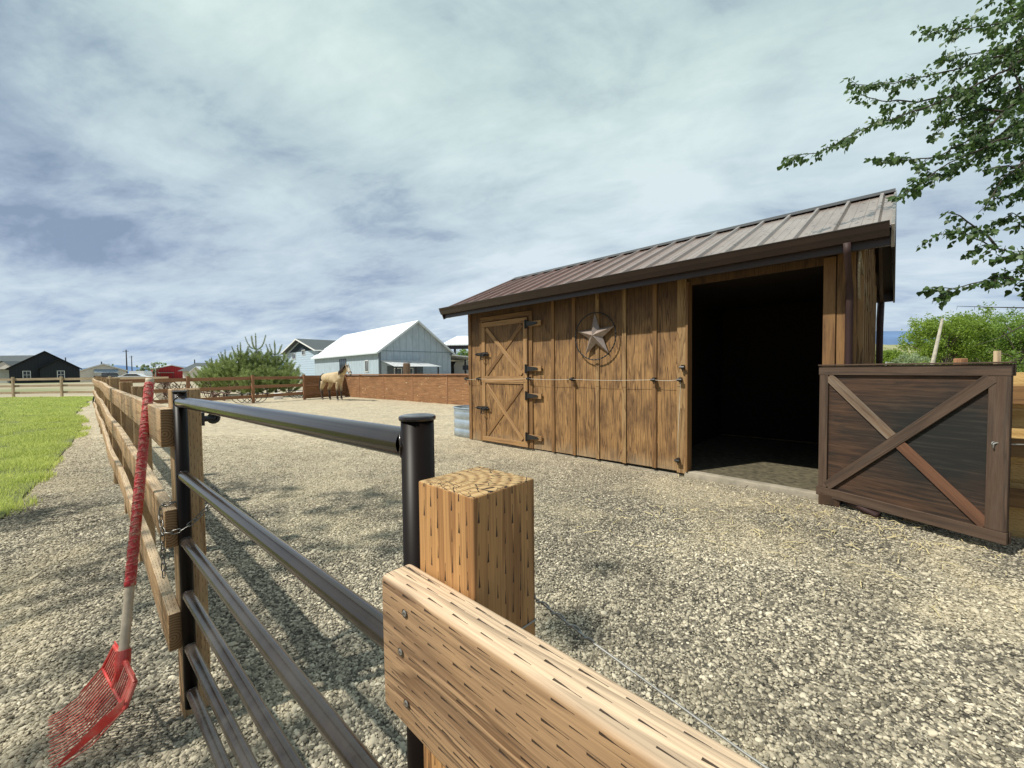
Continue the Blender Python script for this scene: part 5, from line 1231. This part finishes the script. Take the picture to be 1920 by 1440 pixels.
bushtree('small_tree', 'small leafy tree left of the red barn', 'tree', (X_(268,105), 105, 0), 4.4, 1.5, 1300, 0.28, m_sageleaf, m_bark, SG, 3, sub=10)
bushtree('small_tree', 'thin half bare tree just behind the red barn', 'tree', (X_(288,108), 108, 0), 5.2, 1.8, 700, 0.28, m_sageleaf, m_bark, SG, 3, sub=10)
bushtree('small_tree', 'small tuft of a tree above the red barn roof', 'tree', (X_(308,110), 110, 0), 4.9, 1.2, 500, 0.28, m_mid, m_bark, SG, 3, sub=8)
bushtree('small_tree', 'rounded tree top peeking over the white bungalow', 'tree', (X_(208,120), 120, 0), 4.9, 1.7, 900, 0.3, m_mid, m_bark, SG, 3, sub=10)
# low far tree belt so the horizon is not bare
p, _ = clump_pts(9000, (0, 0, 0), (1, 1, 1), 400, 0.02); p[:,0] = rng.uniform(-150, 190, len(p)); p[:,1] = 165+rng.uniform(-6,6,len(p)); hh_ = np.array([2.2+1.6*mnoise.noise(Vector((x*0.05,0,0))) for x in p[:,0]]); p[:,2] = rng.random(len(p))**0.7*np.maximum(hh_, 0.4)
V, Fq = leaf_geo(p, 1.0); o = mknp('far_treeline', V, Fq, m_mid); props(o, 'low dark green belt of far trees along the horizon', 'treeline', kind='stuff')

# ---- pines
m_needle = leafmat('pine_needle', (0.08,0.135,0.032), (0.38,0.45,0.16), 0.25, 3.0)
def pine(loc, h, r, label):
    t = thing('young_pine', label, 'pine tree', loc, 0, 'young pines behind the rear rail fence'); L = np.array(loc, float)
    V = []; nodes = []; g = Geo(); LV = Vector(loc)
    g.tube([LV, LV+Vector((0,0,h*0.96))], [h*0.022, 0.012], 7)
    z = 0.18
    lev = 0; hf = h; h = h*0.82
    while z < h*0.93:
        f = z/h; nb = 7 if f < 0.6 else 5; ln = r*(1-f)**1.1*1.25 if f < 0.66 else 0.36
        for k in range(nb):
            a = 6.28*(k+0.5*(lev % 2))/nb+rng.uniform(-0.3,0.3); l_ = ln*rng.uniform(0.75,1.12); up = 0.18+0.75*f+rng.uniform(-0.1,0.15)
            pts = []
            for s in np.linspace(0, 1, 7):
                rr_ = l_*s; pts.append((math.cos(a)*rr_*(1-0.25*s*f), math.sin(a)*rr_*(1-0.25*s*f), z+l_*(up*s+0.55*s*s)))
            g.tube([LV+Vector(p) for p in pts], [0.014*(1-s)+0.004 for s in np.linspace(0,1,7)], 4)
            for s in np.arange(0.25, 1.001, 0.045/max(l_,0.2)):
                i = min(5, int(s*6)); q = s*6-i; c = np.array(pts[i])*(1-q)+np.array(pts[i+1])*q; d = np.array(pts[i+1])-np.array(pts[i]); nodes.append((c, d/np.linalg.norm(d), 1.0 if f > 0.8 else 1.25))
                if f < 0.8 and rng.random() < 0.55:   # side shoots
                    sd_ = np.cross(d, [0,0,1]); sd_ = sd_/(np.linalg.norm(sd_)+1e-6)*rng.choice([-1,1]); e = d/np.linalg.norm(d)*0.6+sd_*0.7+np.array([0,0,0.35]); e /= np.linalg.norm(e)
                    for w_ in (0.07, 0.15, 0.23): nodes.append((c+e*w_, e, 1.15))
        z += 0.27 if f < 0.55 else (0.40 if f < 0.66 else 0.75); lev += 1
    h = hf
    for s in np.arange(h*0.74, h*1.0, 0.035): nodes.append((np.array([0,0,s]), np.array([0,0,1.0]), 0.75 if s < h*0.94 else 0.5))
    for k in range(5):      # candelabra of upright shoots round the leader
        a = 6.28*k/5+rng.uniform(-0.3,0.3); l_ = 0.17*h*rng.uniform(0.8,1.15); pts = [np.array([math.cos(a)*l_*0.85*q**0.6, math.sin(a)*l_*0.85*q**0.6, h*0.74+l_*(0.25*q+0.95*q*q)]) for q in np.linspace(0,1,9)]
        g.tube([LV+Vector(p) for p in pts], [0.012]*9, 4)
        for p0_, p1_ in zip(pts[:-1], pts[1:]):
            d_ = p1_-p0_; nn_ = d_/np.linalg.norm(d_)
            for q in (0, 0.5): nodes.append((p0_+d_*q, nn_, 0.72))
    n = len(nodes); C = np.array([x[0] for x in nodes]); D = np.array([x[1] for x in nodes]); Sx = np.array([x[2] for x in nodes]); K = 12
    C = np.repeat(C, K, 0); D = np.repeat(D, K, 0); Sx = np.repeat(Sx, K)
    q = rng.normal(size=C.shape); q -= (q*D).sum(1)[:,None]*D; q /= np.linalg.norm(q,axis=1)[:,None]
    dr = D*0.75+q*0.75; dr /= np.linalg.norm(dr,axis=1)[:,None]; ln = 0.125*Sx[:,None]*rng.uniform(0.7,1.2,(len(C),1)); sd_ = np.cross(dr, rng.normal(size=C.shape)); sd_ /= np.linalg.norm(sd_,axis=1)[:,None]
    Vn = np.stack([C-sd_*0.0115, C+sd_*0.0115, C+dr*ln], 1).reshape(-1,3)+L; i = np.arange(len(C))*3
    mknp('crown', Vn, np.stack([i,i+1,i+2], 1), m_needle, t); g.build('trunk', m_bark, t); return t
for px, Yp, h, r, lab in ((482, 23.6, 3.75, 1.35, 'tallest young pine with an upright leader'), (453, 23.0, 3.15, 1.25, 'pine just left of the tallest pine'), (517, 24.2, 3.35, 1.30, 'pine nearest the two storey house side of the clump'), (424, 23.4, 2.75, 1.20, 'mid sized pine left in the clump'), (398, 24.4, 2.35, 1.05, 'short pine near the left end of the clump'), (541, 23.0, 1.9, 1.0, 'low spreading pine at the right end of the clump'), (500, 22.2, 1.9, 0.95, 'low bushy pine in front of the tallest pine'), (468, 21.6, 1.6, 0.9, 'smallest pine right behind the fence post')):
    pine((X_(px,Yp), Yp, 0), h, r, lab)

# ================================================================== yard bits behind the fences
m_rust = plain('rusty_iron', (0.085, 0.04, 0.025), 0.75, var=0.5, scale=14)
def spoked(g, c, R0, axis, spokes=10):
    g.ring(c, R0, 0.022, axis, 36, 5); c = Vector(c)
    for k in range(spokes):
        a = 2*math.pi*k/spokes; e = Vector((math.cos(a)*R0, 0, math.sin(a)*R0)) if axis == 'Y' else Vector((0, math.cos(a)*R0, math.sin(a)*R0)); g.tube([c, c+e], 0.011, 4)
    g.tube([c-(Vector((0,0.08,0)) if axis == 'Y' else Vector((0.08,0,0))), c+(Vector((0,0.08,0)) if axis == 'Y' else Vector((0.08,0,0)))], 0.05, 8)
def implement(name, label, cat, loc, rz_, sc_, kind):
    t = thing(name, label, cat, loc, rz_)
    if kind == 'rake':
        for y in (-0.9, 0.9): g = Geo(); spoked(g, (0, y, 0.55*sc_), 0.55*sc_, 'Y'); g.build('wheel', m_rust, t, None, False)
        g = Geo(); g.tube([(0,-0.9,0.55*sc_),(0,0.9,0.55*sc_)], 0.03, 6); g.tube([(0.1,-0.6,0.6*sc_),(1.4,0,0.5*sc_),(0.1,0.6,0.6*sc_)], 0.03, 6); g.tube([(-0.1,0,0.6*sc_),(-0.35,0,0.95*sc_)], 0.02, 5); g.box((-0.52,-0.18,0.94*sc_), (-0.22,0.18,0.98*sc_))
        g.build('frame', m_rust, t, None, False)
        for k in range(11):
            y = -0.75+k*0.15; g = Geo(); g.tube([(0.05+0.45*math.sin(a_)*-1*sc_, y, 0.55*sc_+0.48*math.cos(a_)*sc_) for a_ in np.linspace(0.2, 2.9, 10)], 0.012, 4); g.build('tine', m_rust, t, None, False)
    elif kind == 'hoops':
        for k in range(5):
            y = k*0.16; g = Geo(); g.tube([(0.36*math.cos(a_)+k*0.16, 0.12*k, 0.40+0.38*math.sin(a_)) for a_ in np.linspace(-3.0, 0.1, 14)], 0.016, 5); g.build('tine', m_iron, t, None, False)
        g = Geo(); g.tube([(-0.4,0.05,0.42),(1.1,0.5,0.42)], 0.02, 5); g.build('bar', m_iron, t, None, False)
    elif kind == 'plough':
        g = Geo(); g.tube([(-0.8,0,0.35),(0,0,0.42),(0.9,0,0.25)], 0.035, 6); g.tube([(-0.7,0,0.4),(-1.1,0.18,0.85)], 0.02, 5); g.tube([(-0.7,0,0.4),(-1.1,-0.18,0.85)], 0.02, 5); g.build('beam', m_rust, t, None, False)
        mk('share', [(-0.3,0,0.4),(0.15,0,0.05),(-0.45,0.05,0.02),(-0.6,0.22,0.34),(-0.2,0.08,0.42)], [(0,1,2),(0,2,3),(0,3,4)], m_rust, t, None, False)
        g = Geo(); spoked(g, (0.75,0,0.2), 0.2, 'Y', 6); g.build('wheel', m_rust, t, None, False)
    return t
implement('hay_rake', 'rusty old hay rake with spoked wheels behind the corner of the rear fence', 'farm implement', (X_(322,19.0), 19.0, 0), R(25), 1.0, 'rake')
implement('hay_rake', 'second smaller rusty rake partly hidden beside the leftmost pine', 'farm implement', (X_(352,21.5), 21.5, 0), R(-30), 0.8, 'rake')
implement('walking_plough', 'small rusty plough on the sand left of the pines', 'farm implement', (X_(372,20.5), 20.5, 0), R(10), 0.8, 'plough')
implement('walking_plough', 'rusty plough with handles just before the pines', 'farm implement', (X_(415,19.6), 19.6, 0), R(150), 1.0, 'plough')
implement('curved_tines', 'row of black curved iron tines round the middle fence post', 'farm implement', (X_(447,17.9), 17.9, 0), R(5), 1.0, 'hoops')
implement('curved_tines', 'black curved iron hoops round the fence post left of the horse', 'farm implement', (X_(553,20.9), 20.9, 0), R(20), 0.9, 'hoops')
t = thing('iron_wheel', 'iron spoked wheel leaning at the far end of the left fence', 'wheel', (X_(190,13.9), 13.9, 0.45)); g = Geo(); spoked(g, (0,0,0), 0.30, 'X', 8); g.build('rim', m_iron, t, None, False)
def blk(name, label, cat, loc, sx_, sy_, sz_, mat, rz_=0):
    me = boxmesh(name, sx_, sy_, sz_, [mat], 0.02, 2); o = bpy.data.objects.new(name, me); put(o, None, Matrix.Translation((loc[0], loc[1], loc[2]+sz_/2)) @ Matrix.Rotation(rz_,4,'Z')); props(o, label, cat); return o
blk('salt_block', 'white block on the sand behind the lowest fence rail', 'block', (X_(514,20.2), 20.2, 0.0), 0.34, 0.30, 0.34, m_whitetrim, 0.2)
blk('white_plank', 'white plank lying low behind the fence left of the horse', 'plank', (X_(556,22.0), 22.0, 0.28), 0.75, 0.15, 0.10, m_whitetrim)
blk('black_tub', 'black rubber tub on the ground behind the horse', 'tub', (X_(636,22.9), 22.9, 0.0), 0.55, 0.5, 0.36, m_ins)
m_stump = wood('stump_bark', (0.20,0.13,0.08), (0.08,0.05,0.03), 0.9, contour=3)
o = board('tree_stump', (X_(763,27), 27, 0), (X_(763,27), 27, 1.95), 0.42, 0.42, [m_stump], None, bev=0.09, seg=3, wob=0.03); props(o, 'thick brown tree stump standing behind the plywood wall before the barn porch', 'stump')

# beyond the stall door on the right
b0 = atz(1742, 740, 0); b0 = Vector((X_(1736,17), 17, 0)); e0 = at(1767, 598, 17.6)
o = tube('leaning_pole', [b0, e0], [0.10, 0.045], plain('weathered_grey_wood', (0.36,0.33,0.26), 0.9, var=0.3, scale=6), None, 10); props(o, 'weathered grey pole leaning right in front of the broad tree', 'pole')
p0 = at(1870, 658, 13); o = board('fence_post', (p0.x, p0.y, 0), p0, 0.12, 0.12, [m_pale, m_lumend], None, up=(1,0,0)); props(o, 'pale square fence post standing behind the stall door', 'post')
p0 = at(1801, 672, 11); o = board('brown_post_top', (p0.x, p0.y, 0), p0, 0.22, 0.2, [m_red, m_redend], None, up=(1,0,0), bev=0.02); props(o, 'broad brown post top showing just over the stall door', 'post')
pf_ = thing('pipe_panel', 'pale metal pipe panel low behind the stall door beside the downspout', 'pipe fence', (X_(1668,26), 26, 0))
for z in (0.5, 0.9, 1.30, 1.62): tube('rail', [(X_(1660,26), 26, z), (X_(1708,26), 26.3, z)], 0.03, m_steelwire, pf_, 8)
for px in (1664, 1684, 1706): tube('post', [(X_(px,26), 26.1, 0), (X_(px,26), 26.1, 1.68)], 0.035, m_steelwire, pf_, 8)
# ================================================================== horse
hp0 = atz(628, 751, 0.012)
horse = thing('horse', 'buff dun horse with dark legs and mane standing by the arena wall', 'horse', (hp0.x-0.05, hp0.y, 0.02), R(-33))
HV = []; HE = []; HR = []
def hv(p, r, prev=None):
    HV.append(p); HR.append(r if isinstance(r, tuple) else (r, r)); i = len(HV)-1
    if prev is not None: HE.append((prev, i))
    return i
pelv = hv((-0.50,0,1.13), (0.25,0.27)); rump = hv((-0.70,0,1.08), (0.19,0.22), pelv); loin = hv((-0.20,0,1.09), (0.27,0.29), pelv); bar = hv((0.12,0,1.04), (0.30,0.335), loin)
sho = hv((0.46,0,1.11), (0.20,0.28), bar); chest = hv((0.66,0,1.04), (0.14,0.18), sho); nb = hv((0.70,0,1.24), (0.10,0.18), sho)
nm = hv((0.92,-0.03,1.39), (0.085,0.14), nb); poll = hv((1.12,-0.05,1.52), (0.07,0.095), nm)
jaw = hv((1.23,-0.06,1.45), (0.075,0.115), poll); face = hv((1.37,-0.09,1.32), (0.055,0.075), jaw); muz = hv((1.48,-0.12,1.20), (0.052,0.06), face); lip = hv((1.50,-0.125,1.165), (0.035,0.038), muz)
for s in (-1, 1):
    e = hv((1.12,-0.05+s*0.055,1.62), 0.022, poll); hv((1.13,-0.05+s*0.07,1.70), 0.007, e)
    st = 0.05 if s > 0 else -0.08
    a = hv((-0.54+st,s*0.13,0.92), (0.10,0.17), pelv); a = hv((-0.47+st,s*0.16,0.76), (0.09,0.12), a); a = hv((-0.66+st,s*0.15,0.53), (0.045,0.062), a); a = hv((-0.63+st,s*0.15,0.33), 0.038, a); a = hv((-0.61+st,s*0.15,0.15), 0.043, a); a = hv((-0.57+st,s*0.15,0.07), 0.040, a); hv((-0.545+st,s*0.15,0.02), (0.055,0.055), a)
    sf = -0.07 if s > 0 else 0.05
    a = hv((0.50+sf,s*0.12,0.86), (0.075,0.12), sho); a = hv((0.42+sf,s*0.14,0.70), (0.062,0.075), a); a = hv((0.45+sf,s*0.14,0.45), (0.048,0.052), a); a = hv((0.44+sf,s*0.14,0.28), 0.033, a); a = hv((0.44+sf,s*0.14,0.14), 0.040, a); a = hv((0.47+sf,s*0.14,0.07), 0.036, a); hv((0.49+sf,s*0.14,0.02), (0.052,0.052), a)
me = bpy.data.meshes.new('body_cage'); me.from_pydata(HV, HE, []); tmp = bpy.data.objects.new('body_cage', me); COL.objects.link(tmp)
sk = tmp.modifiers.new('skin', 'SKIN'); sk.use_smooth_shade = True; sk.branch_smoothing = 0.6
for i, r in enumerate(HR):
    k = 1.22 if HV[i][2] < 0.7 else 1.0
    me.skin_vertices[0].data[i].radius = (r[0]*k, r[1]*k)
me.skin_vertices[0].data[0].use_root = True
su = tmp.modifiers.new('sub', 'SUBSURF'); su.levels = 2; su.render_levels = 2
dg = bpy.context.evaluated_depsgraph_get(); dg.update(); bme = bpy.data.meshes.new_from_object(tmp.evaluated_get(dg)); bpy.data.objects.remove(tmp)
bme.materials.clear()
m_horse, nt, b = newmat('dun_coat'); o_ = obc(nt); sx = nd(nt, 'SeparateXYZ', {'Vector': o_}); hx_, hy_, hz_ = sx.node.outputs
nz_ = noise(nt, o_, 5, 5, 0.6); col = mixc(nt, rmap(nt, nz_, 0.3, 0.7), (0.40,0.29,0.155), (0.60,0.47,0.29))
zz = mth(nt, 'ADD', hz_, mth(nt, 'MULTIPLY', nz_, 0.2))
col = mixc(nt, rmap(nt, zz, 0.72, 0.52), col, (0.045,0.028,0.018)); col = mixc(nt, rmap(nt, hz_, 0.10, 0.05), col, (0.40,0.36,0.30))
hd_ = rmap(nt, hx_, 1.20, 1.28); col = mixc(nt, mth(nt, 'MULTIPLY', hd_, 0.8), col, (0.46,0.40,0.33)); col = mixc(nt, mth(nt, 'MULTIPLY', hd_, rmap(nt, hz_, 1.23, 1.18)), col, (0.05,0.04,0.04))
setin(nt, b, 'Base Color', col); setin(nt, b, 'Roughness', 0.65); bme.materials.append(m_horse)
for p in bme.polygons: p.use_smooth = True
body = put(bpy.data.objects.new('body', bme), horse, None, False); body.matrix_basis = Matrix.Identity(4); WM[body.name] = WM[horse.name]
m_mane = plain('dark_mane_hair', (0.03,0.018,0.012), 0.7, var=0.5, scale=20)
g = Geo()
for i in range(110):
    f = random.random(); p = Vector((0.68,0,1.41)).lerp(Vector((1.12,-0.05,1.61)), f)+Vector((0,0,0.0)); s = -1 if random.random() < 0.8 else 1
    q = [p, p+Vector((-0.02,s*0.09,0.0)), p+Vector((-0.05+random.uniform(-.03,.03),s*0.155,-0.10)), p+Vector((-0.07+random.uniform(-.04,.04),s*0.15,-0.20-random.random()*0.07))]
    g.tube(q, [0.014,0.017,0.013,0.004], 4)
for i in range(16):
    p = Vector((1.14,-0.06,1.60)); g.tube([p, p+Vector((0.07,-0.03,-0.02)), p+Vector((0.14,-0.05+random.uniform(-.03,.03),-0.12))], [0.014,0.014,0.005], 4)
g.build('mane', m_mane, horse, None, False, smooth=True)
g = Geo()
for i in range(40):
    a = random.uniform(0,6.28); r = 0.05*random.random()**0.5; dx_, dy_ = math.cos(a)*r, math.sin(a)*r
    g.tube([(-0.80,0,1.24), (-0.95+dx_*0.5,dy_*0.6,1.14), (-1.02+dx_,dy_,0.85), (-1.01+dx_*1.6,dy_*1.6,0.55), (-0.98+dx_,dy_,0.36+random.random()*0.1)], [0.03,0.034,0.034,0.024,0.006], 4)
g.build('tail', m_mane, horse, None, False, smooth=True)
g = Geo(); 
def loop_(c, d, r1, r2):
    c = Vector(c); d = Vector(d).normalized(); x = d.cross(Vector((0,0,1))).normalized(); y = d.cross(x); g.tube([c+x*math.cos(a)*r1+y*math.sin(a)*r2 for a in np.linspace(0, 6.2832, 21)], 0.011, 5)
fd = Vector((0.09,-0.04,-0.14)); loop_((1.41,-0.10,1.28), fd, 0.068, 0.085); loop_((1.17,-0.055,1.50), (0.12,-0.02,-0.04), 0.088, 0.12)
g.build('halter', plain('dark_halter', (0.05,0.02,0.02), 0.7), horse, None, False, smooth=True)
for s in (-1, 1):
    c = Vector((1.27,-0.07,1.45))+Vector((0.25,0.97,0))*s*0.066
    V, Fc = tubegeo([c+Vector((0,0,z)) for z in (-0.018,-0.012,0,0.012,0.018)], [0.004,0.014,0.018,0.014,0.004], 8); mk('eye', V, Fc, m_ins, horse, None, False, True)

horse.scale = (1.03, 1.03, 1.03)
# ================================================================== tree reaching in from the right
m_leafd = leafmat('poplar_leaf', (0.015,0.040,0.010), (0.080,0.145,0.028), 0.28, 2.0)
m_twig = plain('dark_twig_bark', (0.055,0.045,0.035), 0.9, var=0.3, scale=15)
ot = thing('overhanging_tree', 'leafy dark branches of a tree reaching in over the shed roof from the right', 'tree', (8.6, 4.4, 0))
D_ = 3.9
mains = [
 [(2010,20,4.6),(1920,112,4.3),(1850,150,4.2),(1740,200,4.0),(1680,220,3.95),(1600,250,3.9),(1540,283,3.85),(1475,301,3.8)],
 [(2020,-20,4.8),(1930,22,4.7),(1860,48,4.6),(1800,55,4.5),(1725,66,4.5)],
 [(1990,60,4.5),(1910,95,4.4),(1800,128,4.3),(1700,150,4.2),(1650,160,4.2),(1590,158,4.1)],
 [(2010,110,4.3),(1920,180,4.2),(1850,240,4.1),(1760,295,4.0),(1700,300,4.0),(1630,300,4.0)],
 [(2030,170,4.1),(1925,240,4.0),(1850,275,4.0),(1780,305,3.9),(1725,345,3.9),(1675,372,3.85)],
 [(2040,250,3.9),(1930,295,3.9),(1880,335,3.8),(1850,385,3.8),(1835,400,3.8)],
 [(1850,150,4.2),(1790,180,4.3),(1720,190,4.3),(1650,190,4.3),(1595,168,4.3)],
 [(2040,420,3.6),(1940,490,3.6),(1870,465,3.55),(1810,440,3.5),(1760,437,3.5),(1742,442,3.5)],
 [(2040,470,3.6),(1940,528,3.55),(1880,520,3.5),(1820,535,3.5),(1745,542,3.45)],
 [(1870,465,3.55),(1850,440,3.6),(1800,405,3.6),(1775,400,3.6)],
 [(2020,380,3.9),(1930,420,3.9),(1900,400,3.9),(1885,412,3.9)],
 [(1920,180,4.2),(1900,130,4.3),(1880,90,4.4),(1865,100,4.4)],
 [(1900,210,4.2),(1840,205,4.3),(1780,230,4.3),(1740,262,4.3)],
 [(2030,300,4.2),(1960,330,4.2),(1915,350,4.2),(1900,380,4.2)],
 [(2000,140,4.4),(1930,150,4.4),(1870,185,4.4),(1810,215,4.35),(1750,225,4.3)],
 [(2000,210,4.3),(1930,215,4.3),(1880,250,4.3),(1830,285,4.2),(1770,330,4.2),(1730,320,4.2)],
 [(1990,30,4.6),(1930,60,4.6),(1890,90,4.5),(1830,100,4.5),(1760,110,4.5)],
 [(2000,350,3.8),(1940,330,3.8),(1890,310,3.8),(1840,320,3.8)],
 [(1960,10,4.8),(1900,18,4.8),(1880,0,4.8),(1850,-12,4.8)],
]
bg_ = Geo(); LC = []; LA = []; LN = []
trunk_top = Vector((8.6,4.4,4.2))
def resample(P, step):
    out = [P[0]]; 
    for a, c in zip(P[:-1], P[1:]):
        n = max(1, int((c-a).length/step)); out += [a.lerp(c, (k+1)/n) for k in range(n)]
    return out
def leaves_along(Q, dens, r0=0.0):
    for a, c in zip(Q[:-1], Q[1:]):
        d = (c-a); n = max(1, int(d.length/dens+random.random()))
        for k in range(n):
            p = a.lerp(c, random.random()); side = Vector((random.gauss(0,1),random.gauss(0,1),random.gauss(0,0.5))).normalized()
            pet = d.normalized()*0.012+side*0.022+Vector((0,0,-0.008)); LC.append(p+pet)
            ax = (d.normalized()*0.35+side*0.55+Vector((0,0,-0.75+random.gauss(0,0.35)))).normalized(); LA.append(ax)
            nn = Vector((random.gauss(0,0.7),-0.6+random.gauss(0,0.6),random.gauss(0,0.9)+0.35)); nn = (nn-ax*nn.dot(ax)).normalized(); LN.append(nn)
for mi_, M in enumerate(mains):
    P = [at(x, y, d) for x, y, d in M]; n = len(P)
    P = resample(P, 0.06); P = [p+Vector((mnoise.noise(Vector((i*0.35,mi_,0)))*0.03,0,mnoise.noise(Vector((i*0.35,mi_,9)))*0.025)) for i, p in enumerate(P)]
    N = len(P); r0 = 0.014 if mi_ in (0,3,4) else 0.009
    bg_.tube(P, [r0*(1-i/N)+0.0022 for i in range(N)], 6)
    if M[0][0] > 1950:
        bg_.tube([trunk_top+Vector((0,0,random.uniform(-1.4,0.8))), (trunk_top+P[0])/2+Vector((0,0,0.25)), P[0]], [0.05,0.03,r0+0.002], 7)
    leaves_along(P[int(N*0.82):], 0.020)
    for i in range(2, N-1):
        f = i/N
        if random.random() > 0.92: continue
        d = (P[i+1]-P[i]).normalized(); l_ = random.uniform(0.10, 0.32)*(1.05-0.62*f)*(0.6 if M[0][0] < 1950 else 1)
        up = Vector((0,0,1)); a_ = random.uniform(0, 6.28); s = (d.cross(up).normalized()*math.cos(a_)+up*math.sin(a_)*0.75)
        e = (d*0.75+s*0.85).normalized(); q = [P[i]]
        for k in range(5): e = (e+Vector((random.gauss(0,0.12),random.gauss(0,0.12),random.gauss(0,0.10)-0.05))).normalized(); q.append(q[-1]+e*l_/5)
        bg_.tube(q, [0.0032,0.0028,0.0024,0.002,0.0016,0.0012], 4); leaves_along(q, 0.0125)
        if l_ > 0.16:
            for kk in (2, 3):
                e2 = (e+Vector((random.gauss(0,0.7),random.gauss(0,0.7),random.gauss(0,0.6)))).normalized(); q2 = [q[kk], q[kk]+e2*l_*0.28, q[kk]+e2*l_*0.5+Vector((0,0,-0.01))]; bg_.tube(q2, [0.002,0.0016,0.001], 4); leaves_along(q2, 0.020)
# bare twigs low on the right
for pts in ([(2000,585,3.2),(1920,577,3.2),(1860,576,3.2),(1795,574,3.2)], [(2010,560,3.3),(1920,610,3.3),(1870,635,3.3),(1822,650,3.3)]):
    P = resample([at(*p) for p in pts], 0.06); bg_.tube(P, [0.006*(1-i/len(P))+0.0012 for i in range(len(P))], 5)
    for i in range(1, len(P), 2): bg_.tube([P[i], P[i]+Vector((random.uniform(-.03,0),0,random.choice([-1,1])*random.uniform(0.015,0.035)))], [0.0015,0.0008], 4)
    bg_.tube([trunk_top+Vector((0,0,-2)), P[0]], [0.03,0.007], 6)
bg_.tube([(8.6,4.4,-0.1),(8.62,4.4,1.2),(8.55,4.45,2.8),(8.6,4.4,5.2),(8.8,4.5,7.5)], [0.26,0.22,0.19,0.13,0.05], 14)
bg_.build('limb', m_twig, ot, smooth=True)
print('overhang leaves', len(LC))
C = np.array(LC); A = np.array(LA); Nn = np.array(LN); B = np.cross(A, Nn); n = len(C); s = (0.043*rng.uniform(0.65,1.25,n))[:,None]; fold = Nn*s*0.10
shape = [(0.0,0.0,0),(0.16,0.42,1),(0.45,0.46,1),(0.78,0.22,0.5),(1.08,0.0,0),(0.78,-0.22,0.5),(0.45,-0.46,1),(0.16,-0.42,1)]
V = np.stack([C+A*s*a+B*s*b_+fold*k for a, b_, k in shape], 1).reshape(-1,3); i = np.arange(n)*8
Fq = np.concatenate([np.stack([i,i+1,i+2,i+3,i+4],1), np.stack([i,i+4,i+5,i+6,i+7],1)])
mknp('foliage', V, Fq, m_leafd, ot)
# rest of that tree's crown, beyond the right side of the view
p, _ = clump_pts(9000, (9.6,4.8,6.6), (2.6,2.6,2.6), 60, 0.25); V, Fq = leaf_geo(p, 0.09, asp=0.8); mknp('crown', V, Fq, m_leafd, ot)

# ================================================================== shade tree behind the viewpoint, whose shadow dapples the yard
stt = thing('shade_tree', 'leafy tree standing behind the viewpoint and dappling the gravel with shade', 'tree', (-8.0, -2.6, 0))
P = []; CC = []
for c, rr_, n_ in (((-7.9,1.6,6.5),(2.6,1.3,1.2),520), ((-6.0,0.2,7.2),(1.6,1.2,1.0),260), ((-8.5,-3.6,7.2),(2.6,2.2,1.8),3400), ((-5.6,-3.6,6.3),(2.4,2.0,1.7),3000), ((-11.0,-3.2,6.0),(2.0,2.0,1.6),2400)):
    p, cc = clump_pts(n_, c, rr_, 40, 0.17); P.append(p); CC += list(cc[::5])
V, Fq = leaf_geo(np.concatenate(P), 0.14, asp=0.8); mknp('crown', V, Fq, m_mid, stt)
g = Geo(); g.tube([(-8,-2.6,-0.1),(-8,-2.5,1.5),(-7.95,-2.4,3.5),(-8.0,-2.2,5.2)], [0.30,0.25,0.21,0.12], 12)
for c in CC: e = Vector(c); s = Vector((-7.95,-2.4,3.4)); g.tube([s, s.lerp(e,0.5)+Vector((0,0,0.3)), e], [0.07,0.04,0.012], 6)
g.build('trunk', m_bark, stt)
